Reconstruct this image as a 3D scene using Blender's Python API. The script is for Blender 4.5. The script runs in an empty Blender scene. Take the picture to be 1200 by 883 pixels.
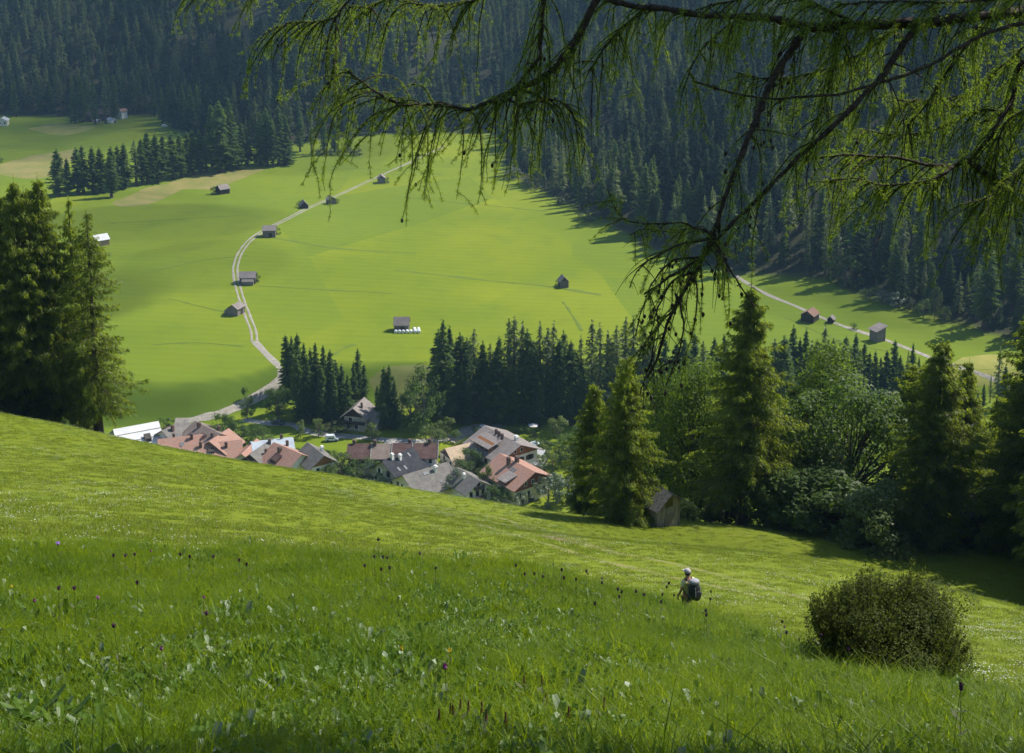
HAZE = 0.00007
SUN = (47, 0.85, 0.53)      # elevation (degrees), direction x, direction y
SUN_E = 4.3
SKY_E = 0.10
EXPO = 0.92
# unseen clouds added for shade: ground point they darken, half widths, puffs, seed
SHADE_CLOUDS = [(-330, 960, 230, 170, 16, 1), (-120, 1080, 260, 130, 12, 2), (-195, 560, 95, 160, 14, 3), (285, 650, 110, 110, 10, 9, -80.0), (90, 900, 170, 60, 8, 10, -110.0), (30, 101, 36, 20, 8, 6, -50.0)]
import bpy, bmesh, math, random
import numpy as np
from mathutils import Vector, Matrix
from mathutils.bvhtree import BVHTree

random.seed(7)
RNG = np.random.default_rng(7)
SC = bpy.context.scene
COL = SC.collection
R = math.radians

# ------------------------------------------------------------------ camera
F = 1500.0                    # focal length in photo pixels (photo 1200 x 883)
TH = R(10.0)
CT, ST = math.cos(TH), math.sin(TH)
CY = -100 + F * math.tan(TH)  # principal row
cam_d = bpy.data.cameras.new('camera')
cam = bpy.data.objects.new('camera', cam_d)
COL.objects.link(cam)
cam_d.sensor_width = 36.0
cam_d.sensor_fit = 'HORIZONTAL'
cam_d.lens = F / 1200 * 36
cam_d.shift_y = (CY - 441.5) / 1200
cam_d.clip_start = 0.1
cam_d.clip_end = 9000
cam.rotation_euler = (R(90) - TH, 0, 0)
SC.camera = cam


def ray(px, py):
    u = (px - 600) / F
    v = (CY - py) / F
    return np.array((u, CT + v * ST, -ST + v * CT))


def proj(P):
    P = np.asarray(P, float)
    zc = P[..., 1] * CT - P[..., 2] * ST
    v = P[..., 1] * ST + P[..., 2] * CT
    return 600 + F * P[..., 0] / zc, CY - F * v / zc, zc


def atd(px, py, d):
    """point on the pixel's ray at forward distance d"""
    r = ray(px, py)
    return r * (d / r[1])


# ------------------------------------------------------------------ helpers
def tag(o, label=None, cat=None, group=None, kind=None):
    if label: o['label'] = label
    if cat: o['category'] = cat
    if group: o['group'] = group
    if kind: o['kind'] = kind
    return o


def link(name, me, mats=(), parent=None):
    o = bpy.data.objects.new(name, me)
    COL.objects.link(o)
    if me is not None:
        for m in mats if isinstance(mats, (list, tuple)) else (mats,):
            if len(me.materials) < 8 and m is not None:
                me.materials.append(m)
    if parent is not None:
        o.parent = parent
    return o


def empty(name, loc, rz=0, label=None, cat=None, group=None):
    o = bpy.data.objects.new(name, None)
    o.empty_display_size = 0.3
    COL.objects.link(o)
    o.location = loc
    o.rotation_euler = (0, 0, rz)
    return tag(o, label, cat, group)


def copy_tree(o, parent=None):
    c = o.copy()
    COL.objects.link(c)
    if parent is not None:
        c.parent = parent
    for ch in list(o.children):
        copy_tree(ch, c)
    return c


def npmesh(name, V, nper, smooth=False, midx=None):
    """V (n*nper,3) loose polygons of nper corners"""
    V = np.ascontiguousarray(V, dtype=np.float32).reshape(-1, 3)
    n = len(V)
    nf = n // nper
    me = bpy.data.meshes.new(name)
    me.vertices.add(n)
    me.vertices.foreach_set('co', V.ravel())
    me.loops.add(n)
    me.loops.foreach_set('vertex_index', np.arange(n, dtype=np.int32))
    me.polygons.add(nf)
    me.polygons.foreach_set('loop_start', np.arange(0, n, nper, dtype=np.int32))
    if midx is not None:
        me.polygons.foreach_set('material_index', np.asarray(midx, dtype=np.int32))
    me.polygons.foreach_set('use_smooth', np.full(nf, smooth))
    me.update(calc_edges=True)
    return me


def gridmesh(name, P, smooth=True):
    """P (rows, cols, 3)"""
    r, c, _ = P.shape
    idx = np.arange(r * c).reshape(r, c)
    q = np.stack([idx[:-1, :-1], idx[:-1, 1:], idx[1:, 1:], idx[1:, :-1]], -1).reshape(-1, 4)
    me = bpy.data.meshes.new(name)
    me.vertices.add(r * c)
    me.vertices.foreach_set('co', P.astype(np.float32).ravel())
    me.loops.add(q.size)
    me.loops.foreach_set('vertex_index', q.astype(np.int32).ravel())
    me.polygons.add(len(q))
    me.polygons.foreach_set('loop_start', np.arange(0, q.size, 4, dtype=np.int32))
    me.polygons.foreach_set('use_smooth', np.full(len(q), smooth))
    me.update(calc_edges=True)
    return me, q


class MB:
    """collects boxes, prisms and tubes into one mesh"""
    def __init__(s):
        s.v = []; s.f = []; s.sm = []

    def add(s, vs, fs, smooth=False):
        o = len(s.v)
        s.v += [tuple(map(float, p)) for p in vs]
        s.f += [tuple(i + o for i in f) for f in fs]
        s.sm += [smooth] * len(fs)

    def box(s, c, d, rz=0, rx=0, ry=0):
        M = Matrix.Translation(c) @ Matrix.Rotation(rz, 4, 'Z') @ Matrix.Rotation(ry, 4, 'Y') @ Matrix.Rotation(rx, 4, 'X')
        x, y, z = d[0] / 2, d[1] / 2, d[2] / 2
        vs = [M @ Vector(p) for p in ((-x, -y, -z), (x, -y, -z), (x, y, -z), (-x, y, -z), (-x, -y, z), (x, -y, z), (x, y, z), (-x, y, z))]
        s.add(vs, [(0, 3, 2, 1), (4, 5, 6, 7), (0, 1, 5, 4), (1, 2, 6, 5), (2, 3, 7, 6), (3, 0, 4, 7)])

    def prism(s, poly, x0, x1):
        """poly: (y,z) outline counter-clockwise seen from +x, extruded along x"""
        n = len(poly)
        vs = [(x0, y, z) for y, z in poly] + [(x1, y, z) for y, z in poly]
        fs = [tuple(range(n - 1, -1, -1)), tuple(range(n, 2 * n))]
        fs += [(i, (i + 1) % n, n + (i + 1) % n, n + i) for i in range(n)]
        s.add(vs, fs)

    def tube(s, pts, rad, n=6, cap=True):
        pts = [Vector(p) for p in pts]
        vs = []; fs = []
        a = None
        for i, p in enumerate(pts):
            t = (pts[min(i + 1, len(pts) - 1)] - pts[max(i - 1, 0)]).normalized()
            if a is None:
                a = t.orthogonal().normalized()
            a = (a - t * a.dot(t))
            a = a.normalized() if a.length > 1e-6 else t.orthogonal().normalized()
            b = t.cross(a)
            r = rad[i] if hasattr(rad, '__len__') else rad
            for k in range(n):
                w = 2 * math.pi * k / n
                vs.append(p + a * (r * math.cos(w)) + b * (r * math.sin(w)))
        for i in range(len(pts) - 1):
            for k in range(n):
                fs.append((i * n + k, i * n + (k + 1) % n, (i + 1) * n + (k + 1) % n, (i + 1) * n + k))
        s.add(vs, fs, True)
        if cap:
            m = len(pts) - 1
            s.add(vs[:n], [tuple(range(n - 1, -1, -1))])
            s.add(vs[m * n:], [tuple(range(n))])

    def ball(s, c, r, sc=(1, 1, 1), n=10, m=7):
        vs = [(c[0], c[1], c[2] + r * sc[2])]
        for i in range(1, m):
            th = math.pi * i / m
            for k in range(n):
                w = 2 * math.pi * k / n
                vs.append((c[0] + r * sc[0] * math.sin(th) * math.cos(w), c[1] + r * sc[1] * math.sin(th) * math.sin(w), c[2] + r * sc[2] * math.cos(th)))
        vs.append((c[0], c[1], c[2] - r * sc[2]))
        fs = [(0, 1 + k, 1 + (k + 1) % n) for k in range(n)]
        for i in range(m - 2):
            for k in range(n):
                fs.append((1 + i * n + k, 1 + (i + 1) * n + k, 1 + (i + 1) * n + (k + 1) % n, 1 + i * n + (k + 1) % n))
        L = len(vs) - 1
        fs += [(L, 1 + (m - 2) * n + (k + 1) % n, 1 + (m - 2) * n + k) for k in range(n)]
        s.add(vs, fs, True)

    def mesh(s, name):
        me = bpy.data.meshes.new(name)
        me.from_pydata(s.v, [], s.f)
        me.polygons.foreach_set('use_smooth', s.sm)
        me.update()
        return me

    def build(s, name, mat, parent=None):
        return link(name, s.mesh(name), mat, parent)


# ------------------------------------------------------------------ materials
def newmat(name):
    m = bpy.data.materials.new(name)
    m.use_nodes = True
    nt = m.node_tree
    nt.nodes.clear()
    out = nt.nodes.new('ShaderNodeOutputMaterial')
    return m, nt, out


def nd(nt, t, **kw):
    n = nt.nodes.new(t)
    for k, v in kw.items():
        if k.startswith('i_'):
            key = k[2:]
            key = int(key) if key.isdigit() else key.replace('_', ' ')
            n.inputs[key].default_value = v
        else:
            setattr(n, k, v)
    return n


def rgba(c):
    return (c[0], c[1], c[2], 1.0)


def mixc(nt, fac, a, b, blend='MIX'):
    n = nt.nodes.new('ShaderNodeMix')
    n.data_type = 'RGBA'
    n.blend_type = blend
    L = nt.links
    if hasattr(fac, 'is_output'): L.new(fac, n.inputs[0])
    else: n.inputs[0].default_value = fac
    for k, s in ((6, a), (7, b)):
        if hasattr(s, 'is_output'): L.new(s, n.inputs[k])
        else: n.inputs[k].default_value = rgba(s)
    return n.outputs[2]


def mathn(nt, op, a, b=None, clamp=False):
    n = nt.nodes.new('ShaderNodeMath')
    n.operation = op
    n.use_clamp = clamp
    for k, s in ((0, a), (1, b)):
        if s is None: continue
        if hasattr(s, 'is_output'): nt.links.new(s, n.inputs[k])
        else: n.inputs[k].default_value = s
    return n.outputs[0]


def noise(nt, coord, scale, detail=4, rough=0.55, dist=0.0):
    n = nt.nodes.new('ShaderNodeTexNoise')
    n.inputs['Scale'].default_value = scale
    n.inputs['Detail'].default_value = detail
    n.inputs['Roughness'].default_value = rough
    n.inputs['Distortion'].default_value = dist
    nt.links.new(coord, n.inputs['Vector'])
    return n.outputs['Fac']


def ramp(nt, fac, lo, hi):
    n = nt.nodes.new('ShaderNodeMapRange')
    n.interpolation_type = 'SMOOTHSTEP'
    nt.links.new(fac, n.inputs[0])
    n.inputs[1].default_value = lo
    n.inputs[2].default_value = hi
    return n.outputs[0]


def mapping(nt, coord, scale=(1, 1, 1), rot=(0, 0, 0)):
    n = nt.nodes.new('ShaderNodeMapping')
    n.inputs['Scale'].default_value = scale
    n.inputs['Rotation'].default_value = rot
    nt.links.new(coord, n.inputs['Vector'])
    return n.outputs[0]


def foliage_mat(name, c1, c2, trans=(0.2, 0.3, 0.03), tf=0.35, rough=0.5, island=True, spec=0.35, patch=None):
    """leaf surface: two tones, per-leaf and per-tree variation, light passing through"""
    m, nt, out = newmat(name)
    L = nt.links
    oi = nd(nt, 'ShaderNodeObjectInfo')
    if island:
        g = nd(nt, 'ShaderNodeNewGeometry')
        f = mathn(nt, 'ADD', mathn(nt, 'MULTIPLY', g.outputs['Random Per Island'], 0.55), mathn(nt, 'MULTIPLY', oi.outputs['Random'], 0.45))
    else:
        f = oi.outputs['Random']
    col = mixc(nt, f, c1, c2)
    tcol = mixc(nt, f, [x * 0.75 for x in trans], trans)
    if patch:
        g2 = nd(nt, 'ShaderNodeNewGeometry')
        pf = ramp(nt, noise(nt, g2.outputs['Position'], patch[1], 4, 0.6), 0.38, 0.66)
        col = mixc(nt, pf, col, patch[0], 'MULTIPLY')
        tcol = mixc(nt, pf, tcol, patch[0], 'MULTIPLY')
    p = nd(nt, 'ShaderNodeBsdfPrincipled', i_Roughness=rough)
    p.inputs['Specular IOR Level'].default_value = spec
    L.new(col, p.inputs['Base Color'])
    t = nd(nt, 'ShaderNodeBsdfTranslucent')
    L.new(tcol, t.inputs['Color'])
    mx = nd(nt, 'ShaderNodeMixShader')
    mx.inputs[0].default_value = tf
    L.new(p.outputs[0], mx.inputs[1])
    L.new(t.outputs[0], mx.inputs[2])
    L.new(mx.outputs[0], out.inputs['Surface'])
    return m


def surf_mat(name, c1, c2, scale=1.0, rough=0.8, stretch=(1, 1, 1), bump=0.0, rnd=0.0, spec=0.3, detail=5, metal=0.0):
    m, nt, out = newmat(name)
    L = nt.links
    tc = nd(nt, 'ShaderNodeTexCoord')
    co = mapping(nt, tc.outputs['Object'], stretch)
    f = noise(nt, co, scale, detail, 0.62)
    col = mixc(nt, ramp(nt, f, 0.3, 0.7), c1, c2)
    if rnd:
        oi = nd(nt, 'ShaderNodeObjectInfo')
        v = mathn(nt, 'ADD', mathn(nt, 'MULTIPLY', oi.outputs['Random'], rnd), 1 - rnd / 2)
        hs = nd(nt, 'ShaderNodeHueSaturation')
        L.new(v, hs.inputs['Value'])
        L.new(col, hs.inputs['Color'])
        col = hs.outputs[0]
    p = nd(nt, 'ShaderNodeBsdfPrincipled', i_Roughness=rough, i_Metallic=metal)
    p.inputs['Specular IOR Level'].default_value = spec
    L.new(col, p.inputs['Base Color'])
    if bump:
        b = nd(nt, 'ShaderNodeBump', i_Strength=bump, i_Distance=0.05)
        L.new(f, b.inputs['Height'])
        L.new(b.outputs[0], p.inputs['Normal'])
    L.new(p.outputs[0], out.inputs['Surface'])
    return m


def roof_mat(name, c1, c2, course=0.35, rough=0.75, seam=0.55):
    """courses of tiles / boards with uneven weathering"""
    m, nt, out = newmat(name)
    L = nt.links
    tc = nd(nt, 'ShaderNodeTexCoord')
    ob = tc.outputs['Object']
    big = noise(nt, ob, 0.5, 6, 0.65)
    b = nd(nt, 'ShaderNodeTexBrick')
    b.offset = 0.5
    b.inputs['Scale'].default_value = 1.0
    b.inputs['Brick Width'].default_value = course * 0.9
    b.inputs['Row Height'].default_value = course
    b.inputs['Mortar Size'].default_value = 0.025
    b.inputs['Mortar Smooth'].default_value = 0.4
    b.inputs['Color1'].default_value = rgba([x * 1.12 for x in c1])
    b.inputs['Color2'].default_value = rgba([x * 0.82 for x in c1])
    b.inputs['Mortar'].default_value = rgba([x * seam for x in c1])
    L.new(ob, b.inputs['Vector'])
    col = mixc(nt, ramp(nt, big, 0.35, 0.75), b.outputs['Color'], c2)
    p = nd(nt, 'ShaderNodeBsdfPrincipled', i_Roughness=0.92)
    p.inputs['Specular IOR Level'].default_value = 0.1
    L.new(col, p.inputs['Base Color'])
    bp = nd(nt, 'ShaderNodeBump', i_Strength=0.5, i_Distance=0.04)
    L.new(b.outputs['Fac'], bp.inputs['Height'])
    bp.invert = True
    L.new(bp.outputs[0], p.inputs['Normal'])
    L.new(p.outputs[0], out.inputs['Surface'])
    return m


M = {}
M['bark'] = surf_mat('bark', (0.10, 0.07, 0.05), (0.03, 0.022, 0.016), 6, 0.9, (1, 1, 0.25), 0.6)
M['bark_pale'] = surf_mat('bark_pale', (0.20, 0.17, 0.13), (0.09, 0.075, 0.06), 6, 0.9, (1, 1, 0.3), 0.5)
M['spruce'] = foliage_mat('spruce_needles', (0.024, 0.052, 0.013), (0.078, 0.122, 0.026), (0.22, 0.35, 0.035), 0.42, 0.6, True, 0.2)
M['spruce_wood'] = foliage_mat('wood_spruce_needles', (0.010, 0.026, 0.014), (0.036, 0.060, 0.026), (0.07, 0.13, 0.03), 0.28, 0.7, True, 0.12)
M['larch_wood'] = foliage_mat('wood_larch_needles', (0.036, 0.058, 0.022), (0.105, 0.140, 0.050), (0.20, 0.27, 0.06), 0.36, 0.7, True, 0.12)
M['larch'] = foliage_mat('larch_needles', (0.066, 0.098, 0.009), (0.125, 0.160, 0.014), (0.36, 0.45, 0.03), 0.55)
M['larch_far'] = foliage_mat('pale_larch_needles', (0.070, 0.100, 0.032), (0.160, 0.200, 0.070), (0.30, 0.38, 0.08), 0.42)
M['leaf'] = foliage_mat('broad_leaves', (0.032, 0.064, 0.012), (0.072, 0.115, 0.020), (0.20, 0.32, 0.035), 0.42, 0.55, True, 0.22)
M['leaf_mid'] = foliage_mat('mid_green_leaves', (0.045, 0.080, 0.012), (0.090, 0.130, 0.020), (0.24, 0.36, 0.03), 0.46, 0.6, True, 0.15)
M['leaf_light'] = foliage_mat('light_leaves', (0.062, 0.095, 0.020), (0.125, 0.165, 0.040), (0.24, 0.34, 0.05), 0.40, 0.5, True, 0.25)
M['leaf_silver'] = foliage_mat('silver_leaves', (0.06, 0.09, 0.04), (0.26, 0.30, 0.20), (0.18, 0.24, 0.10), 0.25, 0.4)
M['leaf_bush'] = foliage_mat('bush_leaves', (0.030, 0.048, 0.012), (0.080, 0.095, 0.028), (0.13, 0.16, 0.03), 0.32, 0.5)
M['wood'] = surf_mat('weathered_wood', (0.24, 0.21, 0.19), (0.12, 0.105, 0.09), 1.2, 0.9, (4, 4, 0.6), 0.5, 0.35)
M['wood_dark'] = surf_mat('dark_wood', (0.075, 0.06, 0.05), (0.03, 0.025, 0.022), 1.2, 0.9, (4, 4, 0.6), 0.5, 0.3)
M['wood_new'] = surf_mat('pale_new_wood', (0.42, 0.30, 0.18), (0.30, 0.20, 0.12), 1.2, 0.8, (4, 4, 0.6), 0.3)
M['wood_warm'] = surf_mat('warm_brown_wood', (0.30, 0.13, 0.045), (0.18, 0.075, 0.03), 1.5, 0.7, (5, 5, 0.7), 0.3)
M['wood_red'] = surf_mat('red_brown_wood', (0.22, 0.06, 0.03), (0.13, 0.04, 0.02), 1.5, 0.7, (5, 5, 0.7), 0.3)
M['shingle'] = roof_mat('grey_shingles', (0.26, 0.225, 0.21), (0.17, 0.15, 0.14), 0.4)
M['shingle_red'] = roof_mat('reddish_shingles', (0.26, 0.15, 0.11), (0.17, 0.12, 0.10), 0.4)
M['tile_pink'] = roof_mat('pink_red_tiles', (0.37, 0.205, 0.155), (0.30, 0.20, 0.16), 0.45)
M['tile_brown'] = roof_mat('dark_brown_tiles', (0.095, 0.055, 0.05), (0.13, 0.085, 0.075), 0.45)
M['tile_taupe'] = roof_mat('taupe_tiles', (0.20, 0.155, 0.13), (0.25, 0.20, 0.17), 0.45)
M['tile_grey'] = roof_mat('grey_tiles', (0.15, 0.14, 0.13), (0.20, 0.185, 0.165), 0.45)
M['slate'] = roof_mat('dark_slate', (0.035, 0.036, 0.042), (0.055, 0.055, 0.06), 0.45, 0.5)
M['tile_beige'] = roof_mat('beige_tiles', (0.50, 0.38, 0.26), (0.42, 0.33, 0.24), 0.45)
M['sheet_white'] = surf_mat('white_roof_sheet', (0.62, 0.62, 0.62), (0.50, 0.49, 0.48), 0.35, 0.5, (1, 3, 1), 0, 0, 0.4)
M['sheet_blue'] = surf_mat('bluish_roof_sheet', (0.42, 0.46, 0.50), (0.30, 0.34, 0.38), 0.6, 0.5)
M['plaster'] = surf_mat('white_plaster', (0.80, 0.79, 0.76), (0.68, 0.66, 0.62), 0.8, 0.9)
M['plaster_cream'] = surf_mat('cream_plaster', (0.66, 0.60, 0.46), (0.55, 0.50, 0.38), 0.8, 0.9)
M['plaster_grey'] = surf_mat('grey_plaster', (0.40, 0.385, 0.36), (0.28, 0.27, 0.255), 0.9, 0.9)
M['frame_white'] = surf_mat('white_frame', (0.7, 0.7, 0.68), (0.6, 0.6, 0.58), 3, 0.5)
M['frame_red'] = surf_mat('red_brown_frame', (0.13, 0.035, 0.025), (0.09, 0.03, 0.02), 3, 0.6)
M['brick'] = surf_mat('chimney_brick', (0.16, 0.10, 0.08), (0.08, 0.06, 0.05), 4, 0.9)
M['metal'] = surf_mat('pale_metal', (0.16, 0.165, 0.18), (0.12, 0.125, 0.14), 2, 0.6)
M['glass'], nt, out = newmat('window_glass')
p = nd(nt, 'ShaderNodeBsdfPrincipled', i_Roughness=0.08)
p.inputs['Base Color'].default_value = (0.012, 0.014, 0.017, 1)
nt.links.new(p.outputs[0], out.inputs['Surface'])
M['bale'] = surf_mat('white_bale_wrap', (0.80, 0.82, 0.82), (0.68, 0.71, 0.72), 1.4, 0.35, (1, 1, 1), 0.2)
M['gravel'] = surf_mat('pale_gravel', (0.31, 0.28, 0.235), (0.20, 0.185, 0.15), 0.8, 0.95, (1, 1, 1), 0.3)
M['gravel_grey'] = surf_mat('grey_gravel', (0.36, 0.34, 0.32), (0.26, 0.25, 0.23), 0.6, 0.95, (1, 1, 1), 0.3)
# ------------------------------------------------------------------ terrain
HP = []   # hill control points (x, y, z)
def hp(px, py, d, dz=0.0):
    q = atd(px, py, d)
    HP.append((q[0], q[1], q[2] + dz))
for a in ((0, 883, 8), (0, 760, 13), (0, 640, 26), (0, 560, 60), (0, 487, 120), (0, 487, 150, -7), (0, 487, 220, -19), (0, 487, 300, -32),
          (300, 883, 7.5), (300, 760, 12), (300, 655, 27), (300, 600, 55), (300, 545, 112), (300, 545, 145, -5), (300, 545, 210, -10), (300, 545, 290, -26),
          (150, 516, 116), (150, 516, 150, -5),
          (450, 570, 108), (450, 570, 142, -4.5),
          (600, 883, 7), (600, 780, 12), (600, 670, 30), (600, 625, 65), (600, 592, 105), (600, 592, 140, -4), (600, 592, 200, -10), (600, 592, 280, -24),
          (700, 608, 102), (700, 608, 130, -3.5),
          (800, 883, 7.5), (800, 790, 13), (800, 727, 35), (800, 680, 50), (800, 643, 75), (800, 643, 85, -1.3), (800, 612, 104), (800, 605, 125, -3.5), (800, 600, 200, -15),
          (1000, 883, 8), (1000, 805, 16), (1000, 775, 27), (1000, 715, 45), (1000, 670, 72), (1000, 670, 81, -1.4), (1000, 642, 96), (1000, 622, 115), (1000, 612, 135, -5), (1000, 600, 200, -20),
          (1200, 883, 9), (1200, 833, 16), (1200, 772, 32), (1200, 742, 45), (1200, 714, 60), (1200, 714, 69, -1.5), (1200, 652, 100), (1200, 622, 116), (1200, 615, 135, -5), (1200, 600, 200, -22),
          (-300, 560, 60), (-300, 460, 125), (-300, 450, 220, -25), (1500, 790, 40), (1500, 690, 100), (1500, 640, 130), (1500, 620, 220, -25),
          (-300, 883, 8.5), (1500, 883, 10)):
    hp(*a)
HP += [(0, 0, -1.75), (-6, 0, -1.2), (6, 0, -2.6), (0, -20, 8), (-22, -20, 9), (22, -20, 4.5), (-30, -60, 28), (30, -60, 24),
       (-260, 420, -235), (0, 420, -235), (260, 420, -235), (-500, 420, -235), (500, 420, -235)]
HP = np.array(HP)


def tps_fit(P, lam=0.02):
    n = len(P)
    S = 50.0
    X = P[:, :2] / S
    d2 = ((X[:, None] - X[None]) ** 2).sum(-1)
    K = np.where(d2 > 0, 0.5 * d2 * np.log(np.maximum(d2, 1e-12)), 0) + lam * 1e-3 * np.eye(n)
    Q = np.hstack([np.ones((n, 1)), X])
    A = np.block([[K, Q], [Q.T, np.zeros((3, 3))]])
    w = np.linalg.solve(A, np.concatenate([P[:, 2], np.zeros(3)]))
    return X, w, S


TPS = tps_fit(HP)


def tps(x, y):
    X, w, S = TPS
    a = np.stack([x, y], -1) / S
    out = np.empty(len(a))
    for i in range(0, len(a), 20000):
        b = a[i:i + 20000]
        d2 = ((b[:, None] - X[None]) ** 2).sum(-1)
        out[i:i + 20000] = (0.5 * d2 * np.log(np.maximum(d2, 1e-12))) @ w[:-3] + w[-3] + b @ w[-2:]
    return out


def vnoise(x, y, s, seed=0):
    """smooth value noise in [-1,1]"""
    x = x / s; y = y / s
    xi = np.floor(x).astype(int); yi = np.floor(y).astype(int)
    fx = x - xi; fy = y - yi
    fx = fx * fx * (3 - 2 * fx); fy = fy * fy * (3 - 2 * fy)
    def h(a, b):
        n = (a * 374761393 + b * 668265263 + seed * 974711) & 0x7fffffff
        n = ((n ^ (n >> 13)) * 1274126177) & 0x7fffffff
        n = n ^ (n >> 16)
        return (n & 0xffff) / 32767.5 - 1
    return (h(xi, yi) * (1 - fx) + h(xi + 1, yi) * fx) * (1 - fy) + (h(xi, yi + 1) * (1 - fx) + h(xi + 1, yi + 1) * fx) * fy


def smooth(a, b, x):
    t = np.clip((x - a) / (b - a), 0, 1)
    return t * t * (3 - 2 * t)


ZV = -157.0
def flat(px, py, z=ZV):
    r = ray(px, py)
    return r[:2] * (z / r[2])

# the line where the meadow ends and the wooded slopes begin
EDGE = [(-500, 150), (-200, 140), (0, 136), (120, 134), (185, 134), (200, 152), (245, 168), (300, 172), (350, 172), (420, 163), (520, 157), (583, 158),
        (592, 205), (640, 228), (700, 262), (745, 285), (790, 304), (860, 322), (915, 326), (975, 331), (1010, 345), (1060, 362), (1120, 380),
        (1180, 398), (1260, 425), (1400, 452), (1700, 490)]
EDGE_XY = np.array([flat(*e) for e in EDGE])
POLY = np.vstack([EDGE_XY, [[900, 250], [900, -200], [-900, -200], [-1200, 600]]])


def inpoly(x, y, P):
    c = np.zeros(len(x), bool)
    j = len(P) - 1
    for i in range(len(P)):
        xi, yi = P[i]; xj, yj = P[j]
        m = ((yi > y) != (yj > y)) & (x < (xj - xi) * (y - yi) / (yj - yi + 1e-12) + xi)
        c ^= m
        j = i
    return c


def edge_dist(x, y):
    """signed distance to the wood's edge, positive inside the wood"""
    best = np.full(len(x), 1e9)
    for a, b in zip(EDGE_XY[:-1], EDGE_XY[1:]):
        ab = b - a
        t = np.clip(((x - a[0]) * ab[0] + (y - a[1]) * ab[1]) / (ab @ ab), 0, 1)
        best = np.minimum(best, (x - a[0] - t * ab[0]) ** 2 + (y - a[1] - t * ab[1]) ** 2)
    d = np.sqrt(best)
    return np.where(inpoly(x, y, POLY), -d, d)


def height(x, y):
    ed = edge_dist(x, y)
    up = np.maximum(ed, 0)
    lip = 404 + 17 * smooth(-108, -76, x) + 5 * vnoise(x, y, 70, 3)
    z = -165.5 + 8.5 * smooth(-7, 11, y - lip)
    z += 1.0 * vnoise(x, y, 60, 1) * smooth(420, 520, y) + 3.2 * vnoise(x, y, 150, 5) * smooth(450, 600, y)
    slope = 0.50 + 0.05 * vnoise(x, y, 300, 9)
    z += slope * (np.sqrt(up ** 2 + 15 ** 2) - 15) + smooth(10, 120, up) * (12 * vnoise(x, y, 160, 11) + 5 * vnoise(x, y, 60, 12))
    hill = tps(x, y)
    hill = np.where(y > 420, -400, hill)
    hill += smooth(2, 8, y) * smooth(300, 150, y) * (0.05 * vnoise(x, y, 2.3, 21) + 0.10 * vnoise(x, y, 7, 22) + smooth(30, 60, y) * 0.18 * vnoise(x, y, 14, 23))
    k = 4.0
    return 0.5 * (hill + z + np.sqrt((hill - z) ** 2 + k * k)), ed


NR, NC = 640, 460
tt = np.linspace(0, 1, NR)
k_ = 5.2
ys = -60 + 60 * (tt / 0.12) * (tt < 0.12) + (tt >= 0.12) * (60 + 1700 * (np.exp(k_ * (np.clip(tt, 0.12, 1) - 0.12) / 0.88) - 1) / (math.exp(k_) - 1))
us = np.linspace(-1, 1, NC)
us = np.sign(us) * (0.72 * np.abs(us) + 0.28 * np.abs(us) ** 3)
GX = us[None, :] * (40 + 0.72 * np.maximum(ys, 0))[:, None] + 0 * ys[:, None]
GY = np.repeat(ys[:, None], NC, 1)
GZ, GE = height(GX.ravel(), GY.ravel())
GZ = GZ.reshape(NR, NC)
tm, tq = gridmesh('ground', np.stack([GX, GY, GZ], -1))
VV = np.stack([GX, GY, GZ], -1).reshape(-1, 3)
BVH = BVHTree.FromPolygons(VV.tolist(), tq.tolist())


def gz(x, y):
    h = BVH.ray_cast(Vector((x, y, 900)), Vector((0, 0, -1)))
    return h[0].z if h[0] else 0.0


def gnorm(x, y):
    h = BVH.ray_cast(Vector((x, y, 900)), Vector((0, 0, -1)))
    return h[1] if h[0] else Vector((0, 0, 1))


def hit(px, py, dmin=0.0):
    """where the pixel's ray meets the ground beyond forward distance dmin"""
    r = ray(px, py)
    o = r * (dmin / r[1])
    h = BVH.ray_cast(Vector(o), Vector(r))
    if h[0] is None:
        raise ValueError(f'no ground at {px},{py}')
    return np.array(h[0])


def vhit(px, py):
    return hit(px, py, 315)


def col(px, d):
    """ground point at forward distance d in the pixel column"""
    z = -0.45 * d
    for _ in range(6):
        zc = d * CT - z * ST
        x = (px - 600) / F * zc
        z = gz(x, d)
    return np.array((x, d, z))


def tall(P, py_top):
    """height of an upright thing standing at P whose top shows at row py_top"""
    zc0 = P[1] * CT - P[2] * ST
    v0 = P[1] * ST + P[2] * CT
    r = (CY - py_top) / F
    return (r * zc0 - v0) / (CT + r * ST)


# cover attributes for the ground material
x_, y_ = GX.ravel(), GY.ravel()
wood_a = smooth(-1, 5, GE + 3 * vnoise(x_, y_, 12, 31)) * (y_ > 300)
near_a = smooth(330, 250, y_)
# tall, uncut grass near the camera; mown beyond
CREST = np.array([(-300, 630), (0, 640), (300, 652), (420, 664), (600, 668), (700, 690), (800, 716), (900, 756), (1000, 792), (1130, 810), (1200, 838), (1500, 900)], float)
pxs, pys, zcs = proj(VV)
wild_a = smooth(-4, 6, pys - np.interp(pxs, CREST[:, 0], CREST[:, 1])) * (y_ < 45)
wild_a[y_ < 5] = 1
# bank by the road: rough uncut grass, with the slope's shade painted in
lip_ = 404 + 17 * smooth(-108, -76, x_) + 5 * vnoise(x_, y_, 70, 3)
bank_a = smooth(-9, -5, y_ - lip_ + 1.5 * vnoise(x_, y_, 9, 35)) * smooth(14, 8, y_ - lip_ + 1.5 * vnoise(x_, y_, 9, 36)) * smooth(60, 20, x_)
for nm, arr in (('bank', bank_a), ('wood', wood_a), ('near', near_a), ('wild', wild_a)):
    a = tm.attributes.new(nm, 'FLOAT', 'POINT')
    a.data.foreach_set('value', arr.astype(np.float32))


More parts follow.
